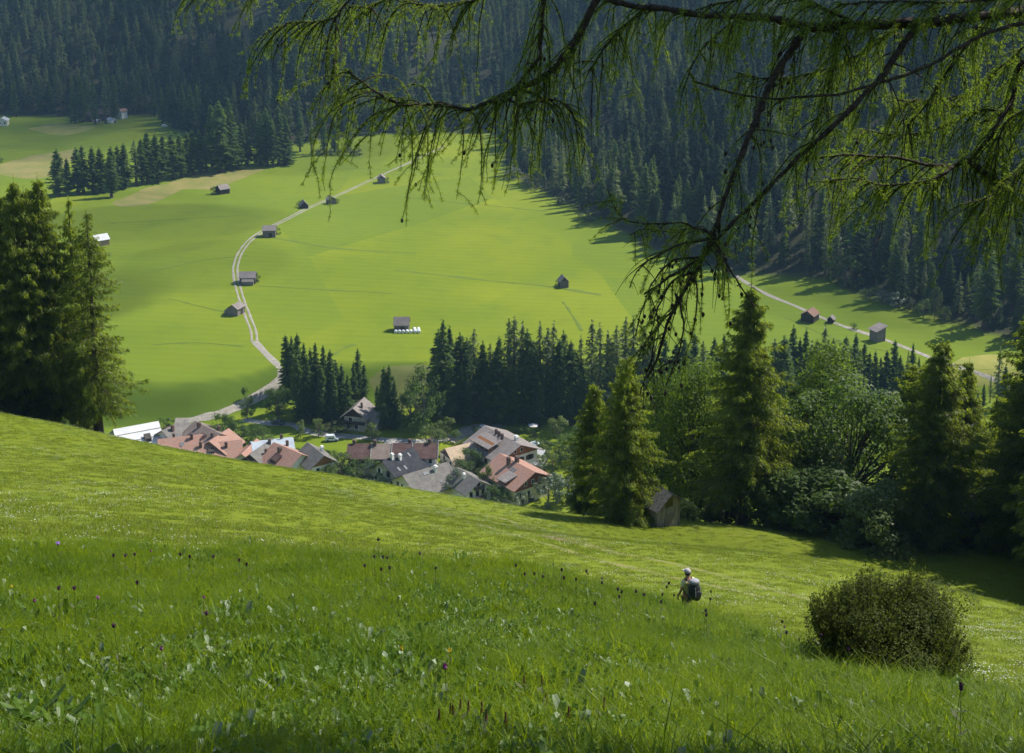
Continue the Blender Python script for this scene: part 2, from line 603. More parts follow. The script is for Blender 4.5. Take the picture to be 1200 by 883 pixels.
def ground_mat():
    m, nt, out = newmat('meadow_ground')
    L = nt.links
    g = nd(nt, 'ShaderNodeNewGeometry')
    pos = g.outputs['Position']
    def attr(n):
        a = nd(nt, 'ShaderNodeAttribute', attribute_name=n)
        return a.outputs['Fac']
    # valley grass: broad tone changes, strips of differently cut meadow, fine tufts
    big = noise(nt, pos, 0.012, 3, 0.5)
    mid = noise(nt, pos, 0.09, 5, 0.6)
    fine = noise(nt, mapping(nt, pos, (1, 1, 1)), 1.1, 4, 0.7)
    vz = nd(nt, 'ShaderNodeTexVoronoi', voronoi_dimensions='2D')
    vz.inputs['Scale'].default_value = 1.0
    L.new(mapping(nt, pos, (0.0125, 0.0050, 0.0), (0, 0, 0.5)), vz.inputs['Vector'])
    cell = nd(nt, 'ShaderNodeSeparateColor')
    L.new(vz.outputs['Color'], cell.inputs[0])
    c = mixc(nt, ramp(nt, big, 0.3, 0.7), (0.130, 0.176, 0.004), (0.200, 0.232, 0.006))
    c = mixc(nt, mathn(nt, 'MULTIPLY', cell.outputs[0], 0.85), c, (0.105, 0.160, 0.008))
    c = mixc(nt, mathn(nt, 'MULTIPLY', ramp(nt, mid, 0.45, 0.8), 0.45), c, (0.080, 0.130, 0.006))
    wv = nd(nt, 'ShaderNodeTexWave', wave_type='BANDS', bands_direction='Y')
    wv.inputs['Scale'].default_value = 0.055
    wv.inputs['Distortion'].default_value = 3.0
    wv.inputs['Detail'].default_value = 3
    wv.inputs['Detail Scale'].default_value = 0.6
    L.new(mapping(nt, pos, (1, 1, 0.0), (0, 0, 0.12)), wv.inputs['Vector'])
    c = mixc(nt, mathn(nt, 'MULTIPLY', wv.outputs['Fac'], 0.16), c, (0.070, 0.115, 0.006))
    c = mixc(nt, mathn(nt, 'MULTIPLY', ramp(nt, fine, 0.5, 0.85), 0.35), c, (0.070, 0.105, 0.006))
    c = mixc(nt, mathn(nt, 'MULTIPLY', attr('bank'), 0.9), c, mixc(nt, fine, (0.045, 0.085, 0.005), (0.075, 0.118, 0.006)))  # rough grass tone, darkened further to stand in for the slope's shade
    # near hillside
    f2 = noise(nt, mapping(nt, pos, (1, 0.8, 0.8)), 7.0, 5, 0.75)
    f3 = noise(nt, pos, 0.35, 4, 0.6)
    f4 = noise(nt, pos, 0.055, 3, 0.5)
    n1 = mixc(nt, ramp(nt, f4, 0.35, 0.65), (0.112, 0.144, 0.005), (0.136, 0.166, 0.007))
    n1 = mixc(nt, mathn(nt, 'MULTIPLY', ramp(nt, f3, 0.45, 0.75), 0.35), n1, (0.075, 0.130, 0.012))
    n1 = mixc(nt, mathn(nt, 'MULTIPLY', ramp(nt, f2, 0.48, 0.72), 0.65), n1, (0.045, 0.080, 0.008))
    n1 = mixc(nt, attr('wild'), n1, (0.052, 0.080, 0.008))
    c = mixc(nt, attr('near'), c, n1)
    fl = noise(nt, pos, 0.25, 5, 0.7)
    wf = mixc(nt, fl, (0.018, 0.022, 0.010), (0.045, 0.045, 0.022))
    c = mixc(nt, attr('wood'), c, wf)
    p = nd(nt, 'ShaderNodeBsdfPrincipled', i_Roughness=0.9)
    p.inputs['Specular IOR Level'].default_value = 0.15
    L.new(c, p.inputs['Base Color'])
    bh = mathn(nt, 'ADD', mathn(nt, 'MULTIPLY', f2, 0.10), mathn(nt, 'MULTIPLY', fine, 0.12))
    b = nd(nt, 'ShaderNodeBump', i_Strength=0.35, i_Distance=1.0)
    L.new(bh, b.inputs['Height'])
    L.new(b.outputs[0], p.inputs['Normal'])
    L.new(p.outputs[0], out.inputs['Surface'])
    return m


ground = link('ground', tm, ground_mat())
tag(ground, kind='structure')


# ------------------------------------------------------------------ ribbons and patches lying on the ground
def resample(pts, step):
    pts = np.asarray(pts, float)
    # Catmull-Rom through the points, then even steps
    P = np.vstack([2 * pts[0] - pts[1], pts, 2 * pts[-1] - pts[-2]])
    out = []
    for i in range(1, len(P) - 2):
        for t in np.linspace(0, 1, 14, endpoint=False):
            a, b, c, d = P[i - 1], P[i], P[i + 1], P[i + 2]
            out.append(0.5 * ((2 * b) + (c - a) * t + (2 * a - 5 * b + 4 * c - d) * t * t + (3 * b - a - 3 * c + d) * t ** 3))
    out.append(pts[-1])
    out = np.array(out)
    s = np.concatenate([[0], np.cumsum(np.linalg.norm(np.diff(out, axis=0), axis=1))])
    n = max(2, int(s[-1] / step))
    q = np.linspace(0, s[-1], n)
    return np.stack([np.interp(q, s, out[:, k]) for k in range(out.shape[1])], -1)


def ribbon(name, pix, width, mat, dz=0.06, near=False, off=0.0, rag=0.28, step=1.5, kind='structure'):
    pts = np.array([(hit(px, py) if near else vhit(px, py))[:2] for px, py in pix])
    C = resample(pts, step)
    T = np.gradient(C, axis=0)
    T /= np.linalg.norm(T, axis=1)[:, None]
    N = np.stack([-T[:, 1], T[:, 0]], -1)
    rows = []
    nc = 5
    n = len(C)
    wv = width * (1 + rag * vnoise(np.arange(n) * step, np.zeros(n), 5, 3))
    ofs = off + 0.25 * rag * vnoise(np.arange(n) * step, np.zeros(n), 9, 8)
    for i in range(n):
        row = []
        for k in range(nc):
            u = (k / (nc - 1) - 0.5) * wv[i] + ofs[i]
            x, y = C[i] + N[i] * u
            row.append((x, y, gz(x, y) + dz + (0.0 if 0 < k < nc - 1 else -dz * 0.8)))
        rows.append(row)
    me, _ = gridmesh(name, np.array(rows))
    o = link(name, me, mat)
    return tag(o, kind=kind)


def patch(name, pix, mat, dz=0.05, near=False, n=26):
    """a sheet with a ragged outline lying on the ground"""
    pts = np.array([(hit(px, py) if near else vhit(px, py))[:2] for px, py in pix])
    ring = resample(np.vstack([pts, pts[:1]]), 2.0)
    c = ring.mean(0)
    rows = []
    for k in range(9):
        row = []
        for q in ring:
            t = k / 8
            x, y = c + (q - c) * t * (1 + (0.06 * vnoise(np.array([q[0]]), np.array([q[1]]), 9, 4)[0] if k == 8 else 0))
            row.append((x, y, gz(x, y) + dz * (1 if k < 8 else 0.2)))
        rows.append(row)
    me, _ = gridmesh(name, np.array(rows)[::-1])
    return tag(link(name, me, mat), kind='structure')


M['hay'] = surf_mat('dry_cut_grass', (0.255, 0.235, 0.050), (0.170, 0.190, 0.030), 0.12, 0.95)
M['hay_brown'] = surf_mat('brownish_dry_grass', (0.215, 0.180, 0.055), (0.140, 0.155, 0.028), 0.10, 0.95)
M['moist'] = surf_mat('olive_bank_grass', (0.085, 0.10, 0.02), (0.115, 0.13, 0.03), 0.12, 0.95)
patch('dry_meadow', [(32, 151), (62, 145), (112, 149), (74, 159)], M['hay'])
patch('dry_meadow', [(-10, 204), (9, 190), (82, 176), (92, 182), (59, 206), (29, 209)], M['hay_brown'])
patch('dry_meadow', [(130, 239), (165, 223), (206, 212), (256, 197), (309, 198), (274, 213), (250, 222), (209, 223), (177, 239), (147, 243)], M['hay_brown'])
patch('olive_bank', [(432, 446), (456, 430), (492, 427), (507, 434), (507, 448), (480, 476), (462, 482), (441, 462)], M['moist'])
patch('dry_meadow', [(1128, 419), (1170, 416), (1200, 440), (1150, 452), (1110, 440)], M['hay'])

ROAD = [(205, 494), (222, 493), (240, 490), (262, 484), (290, 472), (318, 455), (330, 441), (325, 428), (310, 413), (298, 400), (297, 388),
        (290, 370), (281, 345), (276, 322), (277, 308), (283, 294), (295, 280), (312, 269), (340, 255), (380, 236), (420, 218), (450, 204)]
ribbon('gravel_road', ROAD[:10], 2.9, M['gravel'], 0.10, rag=0.16)
ribbon('gravel_track', ROAD[9:], 0.95, M['gravel'], 0.10, off=0.95)
ribbon('gravel_track', ROAD[9:], 0.95, M['gravel'], 0.10, off=-0.95)
ribbon('gravel_track', [(450, 204), (466, 197), (490, 186), (520, 172)], 1.8, M['gravel'], 0.10)
ribbon('gravel_track', [(862, 323), (880, 335), (905, 348), (930, 358), (955, 369), (990, 383), (1030, 396), (1070, 411), (1110, 426), (1160, 443), (1230, 466)], 2.3, M['gravel'], 0.10)
ribbon('village_lane', [(285, 492), (297, 494), (325, 497), (344, 498), (358, 505), (380, 509), (400, 511), (427, 513), (455, 516), (490, 517), (525, 515)], 3.6, M['gravel_grey'], 0.10)
ribbon('village_lane', [(525, 517), (540, 510), (555, 503), (575, 499), (592, 497)], 6.5, M['gravel'], 0.12)
ribbon('village_lane', [(455, 517), (470, 523), (490, 533), (510, 545)], 3.6, M['gravel_grey'], 0.12)
M['bank'] = surf_mat('rank_bank_grass', (0.085, 0.125, 0.010), (0.110, 0.155, 0.010), 0.25, 0.95)
for pth, w_ in (([(198, 350), (241, 361), (270, 367)], 1.0), ([(322, 279), (365, 287), (412, 293), (488, 297)], 2.2), ([(303, 335), (380, 340), (472, 345)], 1.3), ([(462, 317), (544, 326), (635, 335), (705, 346)], 2.0),
                ([(130, 262), (200, 258), (290, 252)], 1.3), ([(350, 200), (420, 198), (520, 205)], 1.4), ([(480, 232), (560, 240), (640, 248)], 1.4), ([(290, 300), (240, 305), (180, 318)], 1.0), ([(660, 354), (672, 372), (682, 388)], 1.2),
                ([(180, 404), (230, 402), (285, 406)], 1.2), ([(920, 372), (980, 398), (1040, 412)], 1.4), ([(10, 178), (70, 172), (150, 165)], 1.6), ([(390, 416), (405, 408), (416, 404)], 2.2)):
    ribbon('grass_bank', pth, w_, M['bank'], 0.12, rag=0.8)
M['worn'] = surf_mat('worn_grass', (0.16, 0.15, 0.04), (0.13, 0.16, 0.02), 0.6, 0.95)
M['earth'] = surf_mat('bare_earth', (0.20, 0.14, 0.075), (0.13, 0.12, 0.04), 1.5, 0.95)
ribbon('mown_track', [(470, 588), (540, 600), (600, 612), (680, 636), (760, 655), (850, 676), (950, 703), (1050, 722), (1200, 742)], 0.8, M['worn'], 0.02, True, rag=0.5, step=0.5)
ribbon('mown_track', [(430, 590), (520, 606), (590, 624), (670, 648), (750, 668), (850, 690), (940, 712)], 0.6, M['worn'], 0.02, True, rag=0.7, step=0.5)
ribbon('bare_earth_bank', [(640, 628), (660, 633), (685, 638), (715, 645)], 0.8, M['earth'], 0.02, True, rag=0.7, step=0.4)
# ------------------------------------------------------------------ trees
def unit(v):
    return v / np.maximum(np.linalg.norm(v, axis=-1, keepdims=True), 1e-9)


def leaf_tris(c, axis, side, l, w):
    """triangles: base edge at -axis*l/2, tip at +axis*l/2"""
    l = l[:, None]; w = w[:, None]
    return np.stack([c - axis * l / 2 - side * w / 2, c - axis * l / 2 + side * w / 2, c + axis * l / 2], 1)


def sticks(a, b, ra, rb, n=3):
    """tapered n-sided sticks from a to b as loose quads"""
    t = unit(b - a)
    h = np.where(np.abs(t[:, 2:3]) < 0.9, np.array([[0, 0, 1.0]]), np.array([[1.0, 0, 0]]))
    u = unit(np.cross(t, h)); v = np.cross(t, u)
    q = []
    for k in range(n):
        w0 = 2 * math.pi * k / n; w1 = 2 * math.pi * (k + 1) / n
        d0 = u * math.cos(w0) + v * math.sin(w0); d1 = u * math.cos(w1) + v * math.sin(w1)
        q.append(np.stack([a + d0 * ra[:, None], a + d1 * ra[:, None], b + d1 * rb[:, None], b + d0 * rb[:, None]], 1))
    return np.concatenate(q).reshape(-1, 3)


def trunk_quads(H, r0, rng, lean=0.01, n=8, m=9, top=0.02):
    zs = np.linspace(-0.6, H, m)
    rad = r0 * np.clip(1 - zs / H, 0, 1) ** 0.85 + top
    rad[0] *= 1.5; rad[1] *= 1.05
    off = np.cumsum(rng.normal(0, lean * H / m, (m, 2)), 0) * (zs[:, None] > 0)
    cen = np.column_stack([off, zs])
    q = []
    for k in range(n):
        a0 = 2 * math.pi * k / n; a1 = 2 * math.pi * (k + 1) / n
        d0 = np.array([math.cos(a0), math.sin(a0), 0]); d1 = np.array([math.cos(a1), math.sin(a1), 0])
        q.append(np.stack([cen[:-1] + d0 * rad[:-1, None], cen[:-1] + d1 * rad[:-1, None], cen[1:] + d1 * rad[1:, None], cen[1:] + d0 * rad[1:, None]], 1))
    return np.concatenate(q).reshape(-1, 3), zs, off


def conifer(seed, H, Rad, levels, per, dens, kind='spruce', bare=0.06, lsize=0.5, shape=0.85, sticks_on=False, gaps=0.0):
    """returns (trunk quads, crown triangles). Branches in loose whorls, each carrying needle sprays."""
    rng = np.random.default_rng(seed)
    tq_, zs, off = trunk_quads(H, H * 0.013 + 0.04, rng)
    nb = levels * per
    lv = np.repeat(np.arange(levels), per)
    t = bare + (1 - bare) * (lv + rng.uniform(-0.5, 0.6, nb)) / levels
    if kind == 'larch': t = bare + (1 - bare) * rng.uniform(0, 1, nb) ** 1.08
    t = np.clip(t, bare * 0.7, 0.985)
    az = rng.uniform(0, 2 * math.pi, nb)
    L = Rad * ((1 - t) ** shape * 0.96 + 0.035) * rng.uniform(0.62, 1.15, nb)
    L *= 1 - 0.35 * np.exp(-((t - bare) / 0.07) ** 2)
    if sticks_on: L *= rng.uniform(0.55, 1.18, nb) / 0.9
    # uneven crown: some sides fuller than others
    L *= 1 + 0.16 * np.sin(az * 2 + rng.uniform(0, 6) + t * 9) + 0.10 * np.sin(az * 3 + t * 17)
    if gaps:
        L *= np.where(rng.uniform(size=nb) < gaps, 0.25, 1)
    d = np.column_stack([np.cos(az), np.sin(az), np.zeros(nb)])
    lat = np.column_stack([-np.sin(az), np.cos(az), np.zeros(nb)])
    z0 = H * t
    bx = np.interp(z0, zs, off[:, 0]); by = np.interp(z0, zs, off[:, 1])
    base = np.column_stack([bx, by, z0])
    if kind == 'spruce':
        up = rng.uniform(-0.55, -0.15, nb) + 0.55 * t; bend = rng.uniform(0.0, 0.25, nb)
    else:
        up = rng.uniform(-0.25, 0.12, nb) + 0.40 * t; bend = rng.uniform(-0.30, 0.05, nb)
    def curve(i, s):
        return base[i] + d[i] * (L[i] * s)[:, None] + np.array([0, 0, 1.0]) * (L[i] * (up[i] * s + bend[i] * s * s))[:, None]
    cnt = np.maximum(3, (dens * L * rng.uniform(0.8, 1.2, nb)).astype(int))
    i = np.repeat(np.arange(nb), cnt)
    n = len(i)
    s = rng.uniform(0.10, 1.0, n) ** 0.75
    c = curve(i, s)
    wid = (0.30 * L[i] * (1.05 - s) + 0.12) * rng.normal(0, 0.62, n)
    c = c + lat[i] * wid[:, None]
    out = unit(d[i] * rng.uniform(0.2, 1.0, (n, 1)) + lat[i] * np.sign(wid)[:, None] * rng.uniform(0.1, 1.0, (n, 1)))
    if kind == 'spruce':
        hang = rng.uniform(0.15, 0.95, n)
        axis = unit(out - np.array([0, 0, 1.0]) * hang[:, None])
        l = lsize * rng.uniform(0.6, 1.4, n); w = l * rng.uniform(0.35, 0.6, n)
        c[:, 2] -= l * hang * 0.35
    else:
        hang = rng.uniform(0.2, 1.8, n)
        axis = unit(out - np.array([0, 0, 1.0]) * hang[:, None])
        l = lsize * rng.uniform(0.5, 1.5, n); w = l * rng.uniform(0.20, 0.40, n)
        c[:, 2] -= l * 0.4 * hang / 1.2 + rng.uniform(0, 0.35, n) * lsize + (rng.normal(0.04, 0.09, n) if sticks_on else 0)
    side = unit(np.cross(axis, rng.normal(size=(n, 3))))
    tri = leaf_tris(c, axis, side, l, w).reshape(-1, 3)
    # leader
    m = 26
    lt = rng.uniform(0.93, 1.03, m)
    lc = np.column_stack([np.full(m, off[-1, 0]), np.full(m, off[-1, 1]), H * lt]) + rng.normal(0, 0.10 * lsize, (m, 3))
    la = unit(np.column_stack([rng.normal(size=m), rng.normal(size=m), rng.uniform(0.6, 2.5, m)]))
    lw = np.full(m, lsize * 0.7)
    tri = np.concatenate([tri, leaf_tris(lc, la, unit(np.cross(la, rng.normal(size=(m, 3)))), lw, lw * 0.4).reshape(-1, 3)])
    if sticks_on:
        seg = 4
        qs = []
        for k in range(seg):
            a = curve(np.arange(nb), np.full(nb, k / seg)); b = curve(np.arange(nb), np.full(nb, (k + 1) / seg))
            r0 = 0.012 + 0.010 * L; 
            qs.append(sticks(a, b, r0 * (1 - k / seg * 0.85), r0 * (1 - (k + 1) / seg * 0.85)))
        tq_ = np.concatenate([tq_] + qs)
    return tq_, tri


def broadleaf(seed, H, W, nleaf, leaf=0.3, stem=0.22, clumps=40, bottom=0.12, stems=1, upright=0.0):
    """trunk with limbs to leaf clumps spread through an uneven crown"""
    rng = np.random.default_rng(seed)
    tqs = []
    cz0 = H * bottom
    k = clumps
    u = rng.uniform(size=k); th = rng.uniform(0, 2 * math.pi, k)
    zz = cz0 + (H - cz0) * rng.uniform(0.06, 0.98, k)
    tt_ = (zz - cz0) / (H - cz0)
    prof = np.sqrt(np.clip(1 - (2 * tt_ - 0.85) ** 2 / 1.4, 0.04, 1)) * (1 + 0.25 * np.sin(th * 2 + seed) + 0.15 * np.sin(3 * th + 2 * seed))
    rr = W / 2 * prof * (0.35 + 0.65 * u ** 0.5) * (1 - upright * 0.3)
    C = np.column_stack([rr * np.cos(th), rr * np.sin(th), zz])
    cr = (0.13 * W + 0.05 * H) * rng.uniform(0.55, 1.15, k)
    i = rng.integers(0, k, nleaf)
    dirs = unit(rng.normal(size=(nleaf, 3)))
    rad = cr[i] * (0.35 + 0.65 * rng.uniform(size=nleaf) ** 0.5)
    P = C[i] + dirs * rad[:, None] * np.array([1, 1, 0.78])
    P[:, 2] = np.maximum(P[:, 2], 0.02 * H + 0.05)
    nrm = unit(dirs + np.array([0, 0, 0.9]) + rng.normal(0, 0.55, (nleaf, 3)))
    axis = unit(np.cross(nrm, rng.normal(size=(nleaf, 3))))
    side = np.cross(nrm, axis)
    l = leaf * rng.uniform(0.6, 1.4, nleaf)
    tri = leaf_tris(P, axis, side, l, l * rng.uniform(0.55, 0.9, nleaf)).reshape(-1, 3)
    for q in range(stems):
        r0 = (0.016 * H + 0.03) / (stems ** 0.5)
        t_, zs, off = trunk_quads(H * 0.72, r0, rng, 0.03 if stems == 1 else 0.10)
        tqs.append(t_)
    m = k
    s0 = rng.uniform(0.15, 0.6, m)
    a = np.column_stack([np.interp(s0 * H * 0.72, zs, off[:, 0]), np.interp(s0 * H * 0.72, zs, off[:, 1]), s0 * H * 0.72])
    a[:, 2] = np.minimum(a[:, 2], C[:, 2] * 0.9)
    mid = (a + C) / 2 + rng.normal(0, 0.02 * H, (m, 3))
    r = np.full(m, 0.0045 * H + 0.008)
    tqs.append(sticks(a, mid, r * 1.5, r, 4))
    tqs.append(sticks(mid, C, r, r * 0.35, 4))
    return np.concatenate(tqs), tri


class Proto:
    """one tree kind: mesh data for the trunk and the crown, copied for every tree"""
    def __init__(s, name, H, geo, bark, leaf, crown='crown', trunk='trunk'):
        s.name, s.H = name, H
        s.tm = npmesh(trunk, geo[0], 4, True); s.tm.materials.append(bark)
        s.cm = npmesh(crown, geo[1], 3); s.cm.materials.append(leaf)
        s.crown, s.trunk = crown, trunk

    def place(s, P, h, label, cat, group=None, rz=None, wide=1.0, name=None):
        k = h / s.H
        e = empty(name or s.name, tuple(P), random.uniform(0, 6.28) if rz is None else rz, label, cat, group)
        e.scale = (k * wide, k * wide, k)
        t = bpy.data.objects.new(s.trunk, s.tm); COL.objects.link(t); t.parent = e
        c = bpy.data.objects.new(s.crown, s.cm); COL.objects.link(c); c.parent = e
        return e


SPR = [Proto('spruce_tree', 26, conifer(100 + i, 26, r, 30, 8, 9.0, 'spruce', b, 0.85, sh), M['bark'], M['spruce'])
       for i, (r, b, sh) in enumerate(((3.6, 0.05, 0.70), (3.1, 0.10, 0.62), (3.9, 0.04, 0.85), (2.8, 0.14, 0.55), (3.4, 0.08, 0.75)))]
LAR = [Proto('larch_tree', 25, conifer(200 + i, 25, r, 26, 7, 7.0, 'larch', b, 0.75, sh, False, 0.12), M['bark'], M['larch_far'])
       for i, (r, b, sh) in enumerate(((2.9, 0.22, 0.65), (3.2, 0.16, 0.75), (2.5, 0.28, 0.6)))]
NLAR = [Proto('larch_tree', 20, conifer(300 + i, 20, r, 46, 13 if i else 8, d * 0.72, 'larch', b, ls, sh, True, g), M['bark'], M['larch'])
        for i, (r, b, sh, d, g, ls) in enumerate(((4.3, 0.10, 0.72, 62, 0.16, 0.25), (4.6, 0.13, 0.70, 95, 0.05, 0.25), (3.9, 0.10, 0.80, 95, 0.05, 0.25), (4.4, 0.05, 0.62, 95, 0.06, 0.25),
                                                  (3.9, 0.03, 0.50, 105, 0.04, 0.25), (4.8, 0.02, 0.52, 95, 0.04, 0.27)))]
BRO = [Proto('leafy_tree', 9, broadleaf(400 + i, 9, w, 3200, 0.34, clumps=34, bottom=b), M['bark_pale'], M['leaf'])
       for i, (w, b) in enumerate(((7, 0.15), (6, 0.10), (8.5, 0.12)))]
BROL = [Proto('leafy_tree', 9, broadleaf(420 + i, 9, w, 3000, 0.34, clumps=30, bottom=b), M['bark_pale'], M['leaf_light'])
        for i, (w, b) in enumerate(((7, 0.08), (6, 0.10)))]
SHR = [Proto('shrub', 4, broadleaf(440 + i, 4, w, 1500, 0.26, clumps=20, bottom=0.02, stems=3), M['bark_pale'], m_, 'foliage', 'stem')
       for i, (w, m_) in enumerate(((4.6, M['leaf']), (5.4, M['leaf_light']), (4.4, M['leaf_silver']), (4.8, M['leaf_bush'])))]

# ---- trees one can tell apart, from base and tip rows in the photo
def stand(kinds, rows, label, cat, group, jitter=0.0, wide=(0.9, 1.15), far=True):
    for r in rows:
        px, pb, pt = r[:3]
        k = r[3] if len(r) > 3 else None
        P = vhit(px, pb) if far else col(px, pb)
        h = tall(P, pt)
        p = random.choice(kinds) if k is None else kinds[k]
        p.place(P, h, label, cat, group, wide=random.uniform(*wide))


n_spruce = 0
row = [(69, 230, 176), (80, 229, 186), (92, 228, 174), (98, 226, 172), (110, 227, 173), (119, 226, 174), (131, 232, 183), (132, 224, 173), (140, 222, 172), (147, 221, 169),
       (160, 218, 165), (167, 217, 164), (174, 215, 156), (184, 214, 158), (192, 212, 160), (203, 210, 156), (212, 208, 158), (220, 206, 156), (227, 205, 154), (235, 203, 154), (242, 202, 158)]
stand([SPR[1], SPR[3], SPR[1], SPR[3], LAR[0]], row, 'dark conifer in the straight row across the upper left meadow', 'tree', 'conifers in the row across the upper left meadow', wide=(1.8, 2.4))
row = [(259, 202, 121), (271, 199, 118), (249, 196, 125), (283, 195, 145), (290, 194, 150), (306, 193, 133), (313, 195, 128), (327, 194, 126), (336, 193, 138), (320, 196, 140), (264, 190, 130)]
stand([SPR[1], SPR[3], SPR[2]], row, 'tall dark conifer in the clump standing out into the meadow by the dry grass', 'tree', 'conifers in the clump at the end of the row', wide=(1.6, 2.1))
row = [(365, 180, 130), (380, 181, 134), (392, 178, 136), (408, 176, 132), (352, 178, 130), (16, 136, 100), (19, 137, 95), (48, 134, 93), (60, 133, 96), (88, 145, 92), (96, 144, 88), (103, 138, 96), (112, 146, 96), (124, 145, 92), (135, 144, 88),
       (146, 134, 84), (156, 133, 86), (164, 131, 84), (191, 146, 104), (198, 144, 100), (206, 148, 98), (215, 150, 98), (224, 152, 100), (232, 152, 100), (181, 136, 92)]
stand(SPR + LAR[:1], row, 'conifer standing free at the foot of the dark upper left wood', 'tree', 'conifers at the foot of the upper left wood', wide=(1.1, 1.4))

# the belt between village and meadow
tops = [(515, 388), (520, 378), (528, 384), (535, 398), (540, 392), (548, 398), (557, 388), (566, 402), (575, 405), (582, 412), (586, 398), (596, 376), (603, 374), (612, 380), (618, 388), (625, 402),
        (632, 380), (641, 386), (648, 380), (655, 400), (660, 390), (668, 402), (674, 412), (680, 395), (693, 378), (702, 382), (711, 390), (716, 404), (722, 384), (733, 374), (741, 374), (752, 384), (760, 400), (765, 395), (778, 398),
        (790, 404), (800, 398), (812, 392), (822, 402), (835, 398), (846, 394), (905, 400), (916, 396)]
for i, (px, pt) in enumerate(tops):
    lar = px in (557, 596, 603, 612, 641, 648, 693, 702, 711, 722, 733, 741, 752, 632)
    pb = 486 + random.uniform(-6, 10)
    P = vhit(px, pb)
    lar = lar or (i % 5 == 3)
    pr = random.choice(LAR if lar else SPR)
    pr.place(P, tall(P, pt), 'pale green larch in the conifer belt below the bright meadow' if lar else 'dark spruce in the conifer belt below the bright meadow', 'tree',
             'larches in the belt below the meadow' if lar else 'spruces in the belt below the meadow', wide=random.uniform(1.4, 2.0))
for px in range(524, 700, 9):
    P = vhit(px + random.uniform(-4, 4), random.uniform(493, 500))
    random.choice(SPR).place(P, random.uniform(14, 21), 'shorter dark spruce in front of the conifer belt', 'tree', 'shorter spruces before the belt', wide=random.uniform(1.1, 1.4))
right = [(927, 383), (935, 398), (942, 387), (948, 402), (955, 400), (963, 383), (968, 402), (973, 398), (981, 408), (988, 396), (994, 408), (999, 394), (1005, 410), (1010, 402), (1016, 414), (1023, 412), (1030, 420), (1036, 412), (1046, 400), (1052, 418),
         (1056, 427), (1061, 412), (1066, 404), (1074, 420), (1112, 430), (1124, 440), (1137, 454), (1145, 458), (1152, 450), (1160, 440), (1168, 408), (1176, 430)]
for px, pt in right:
    P = vhit(px, 474 + random.uniform(-6, 8))
    lar = random.random() < 0.25
    random.choice(LAR if lar else SPR).place(P, tall(P, pt), 'slim larch in the row below the right hand track' if lar else 'slim dark spruce in the row below the right hand track', 'tree',
                                            'larches below the right track' if lar else 'spruces below the right track', wide=random.uniform(1.1, 1.6))
# the clump above the village's left half
row = [(337, 462, 394), (343, 464, 396), (351, 480, 393), (358, 488, 404), (366, 492, 410), (372, 490, 404), (381, 488, 407), (388, 492, 412), (395, 490, 424), (402, 492, 428), (378, 497, 430), (362, 497, 428), (350, 497, 420),
       (421, 478, 410), (415, 482, 425), (428, 484, 428), (451, 503, 431), (457, 502, 429), (463, 502, 446), (443, 500, 452), (392, 498, 440), (408, 498, 440)]
stand(SPR, row, 'dark spruce in the clump beside the grey gabled house', 'tree', 'spruces in the clump by the grey gabled house', wide=(1.25, 1.6))

# leafy trees and shrubs of the village: px, base row, top row, width in photo pixels, kind
def leafy(px, pb, pt, w, lib, k, label, cat='tree', group=None):
    P = vhit(px, pb)
    h = tall(P, pt)
    zc = P[1] * CT - P[2] * ST
    p = lib[k]
    ow = {'leafy_tree': 0.80, 'shrub': 1.15}[p.name] * h
    return p.place(P, h, label, cat, group, wide=w * zc / F / ow)


for a in ((262, 524, 486, 34, BRO, 0, 'dark leafy tree between the taupe roof and the road'),
          (281, 524, 494, 30, BRO, 1, 'dark leafy tree right of the taupe roof'),
          (309, 528, 501, 30, BRO, 2, 'rounded olive leafy tree behind the bluish roof'),
          (290, 492, 455, 17, BRO, 1, 'narrow dark tree at the inner bend of the gravel road'),
          (326, 494, 452, 34, BRO, 0, 'broad dark tree beside the village lane right of the road bend'),
          (497, 506, 432, 40, BRO, 2, 'dark rounded tree at the left end of the conifer belt'),
          (517, 500, 442, 32, BRO, 0, 'second dark rounded tree at the left end of the conifer belt'),
          (481, 504, 446, 30, BRO, 1, 'dark leafy tree between the paired spruces and the belt'),
          (505, 535, 498, 31, BROL, 0, 'light leafy tree behind the long brown roofed row'),
          (524, 516, 489, 22, BROL, 1, 'small leafy tree at the edge of the gravel yard'),
          (537, 532, 508, 24, BRO, 1, 'round dark tree above the beige roof'),
          (551, 560, 528, 36, BRO, 0, 'leafy tree growing in front of the beige roof'),
          (571, 582, 545, 20, BRO, 1, 'narrow dark tree between the two chalets and the grey roofs'),
          (352, 514, 494, 15, BROL, 1, 'small light tree beside the village lane'),
          (436, 517, 496, 18, BROL, 0, 'light roadside tree below the grey gabled house'),
          (373, 512, 490, 16, BROL, 1, 'pale thin tree at the lane below the spruce clump'),
          (672, 560, 500, 34, BRO, 0, 'leafy tree half hidden by the drooping larch'),
          (690, 540, 492, 36, BRO, 1, 'leafy tree beyond the drooping larch'),
          (655, 520, 488, 28, BROL, 1, 'light leafy tree at the far end of the right hand gardens'),
          (720, 556, 500, 40, BRO, 2, 'broad leafy tree behind the hay shed'),
          (760, 560, 506, 40, BRO, 0, 'dark leafy tree in the valley behind the hay shed'),
          (800, 566, 510, 40, BROL, 0, 'light leafy tree in the valley right of the hay shed'),
          (905, 560, 500, 44, BRO, 1, 'dark leafy tree in the valley beyond the maple'),
          (1010, 560, 500, 44, BRO, 2, 'leafy tree in the valley beyond the light bush'),
          (1140, 560, 505, 44, BRO, 0, 'leafy tree in the valley left of the edge larch'),
          ):
    leafy(*a)
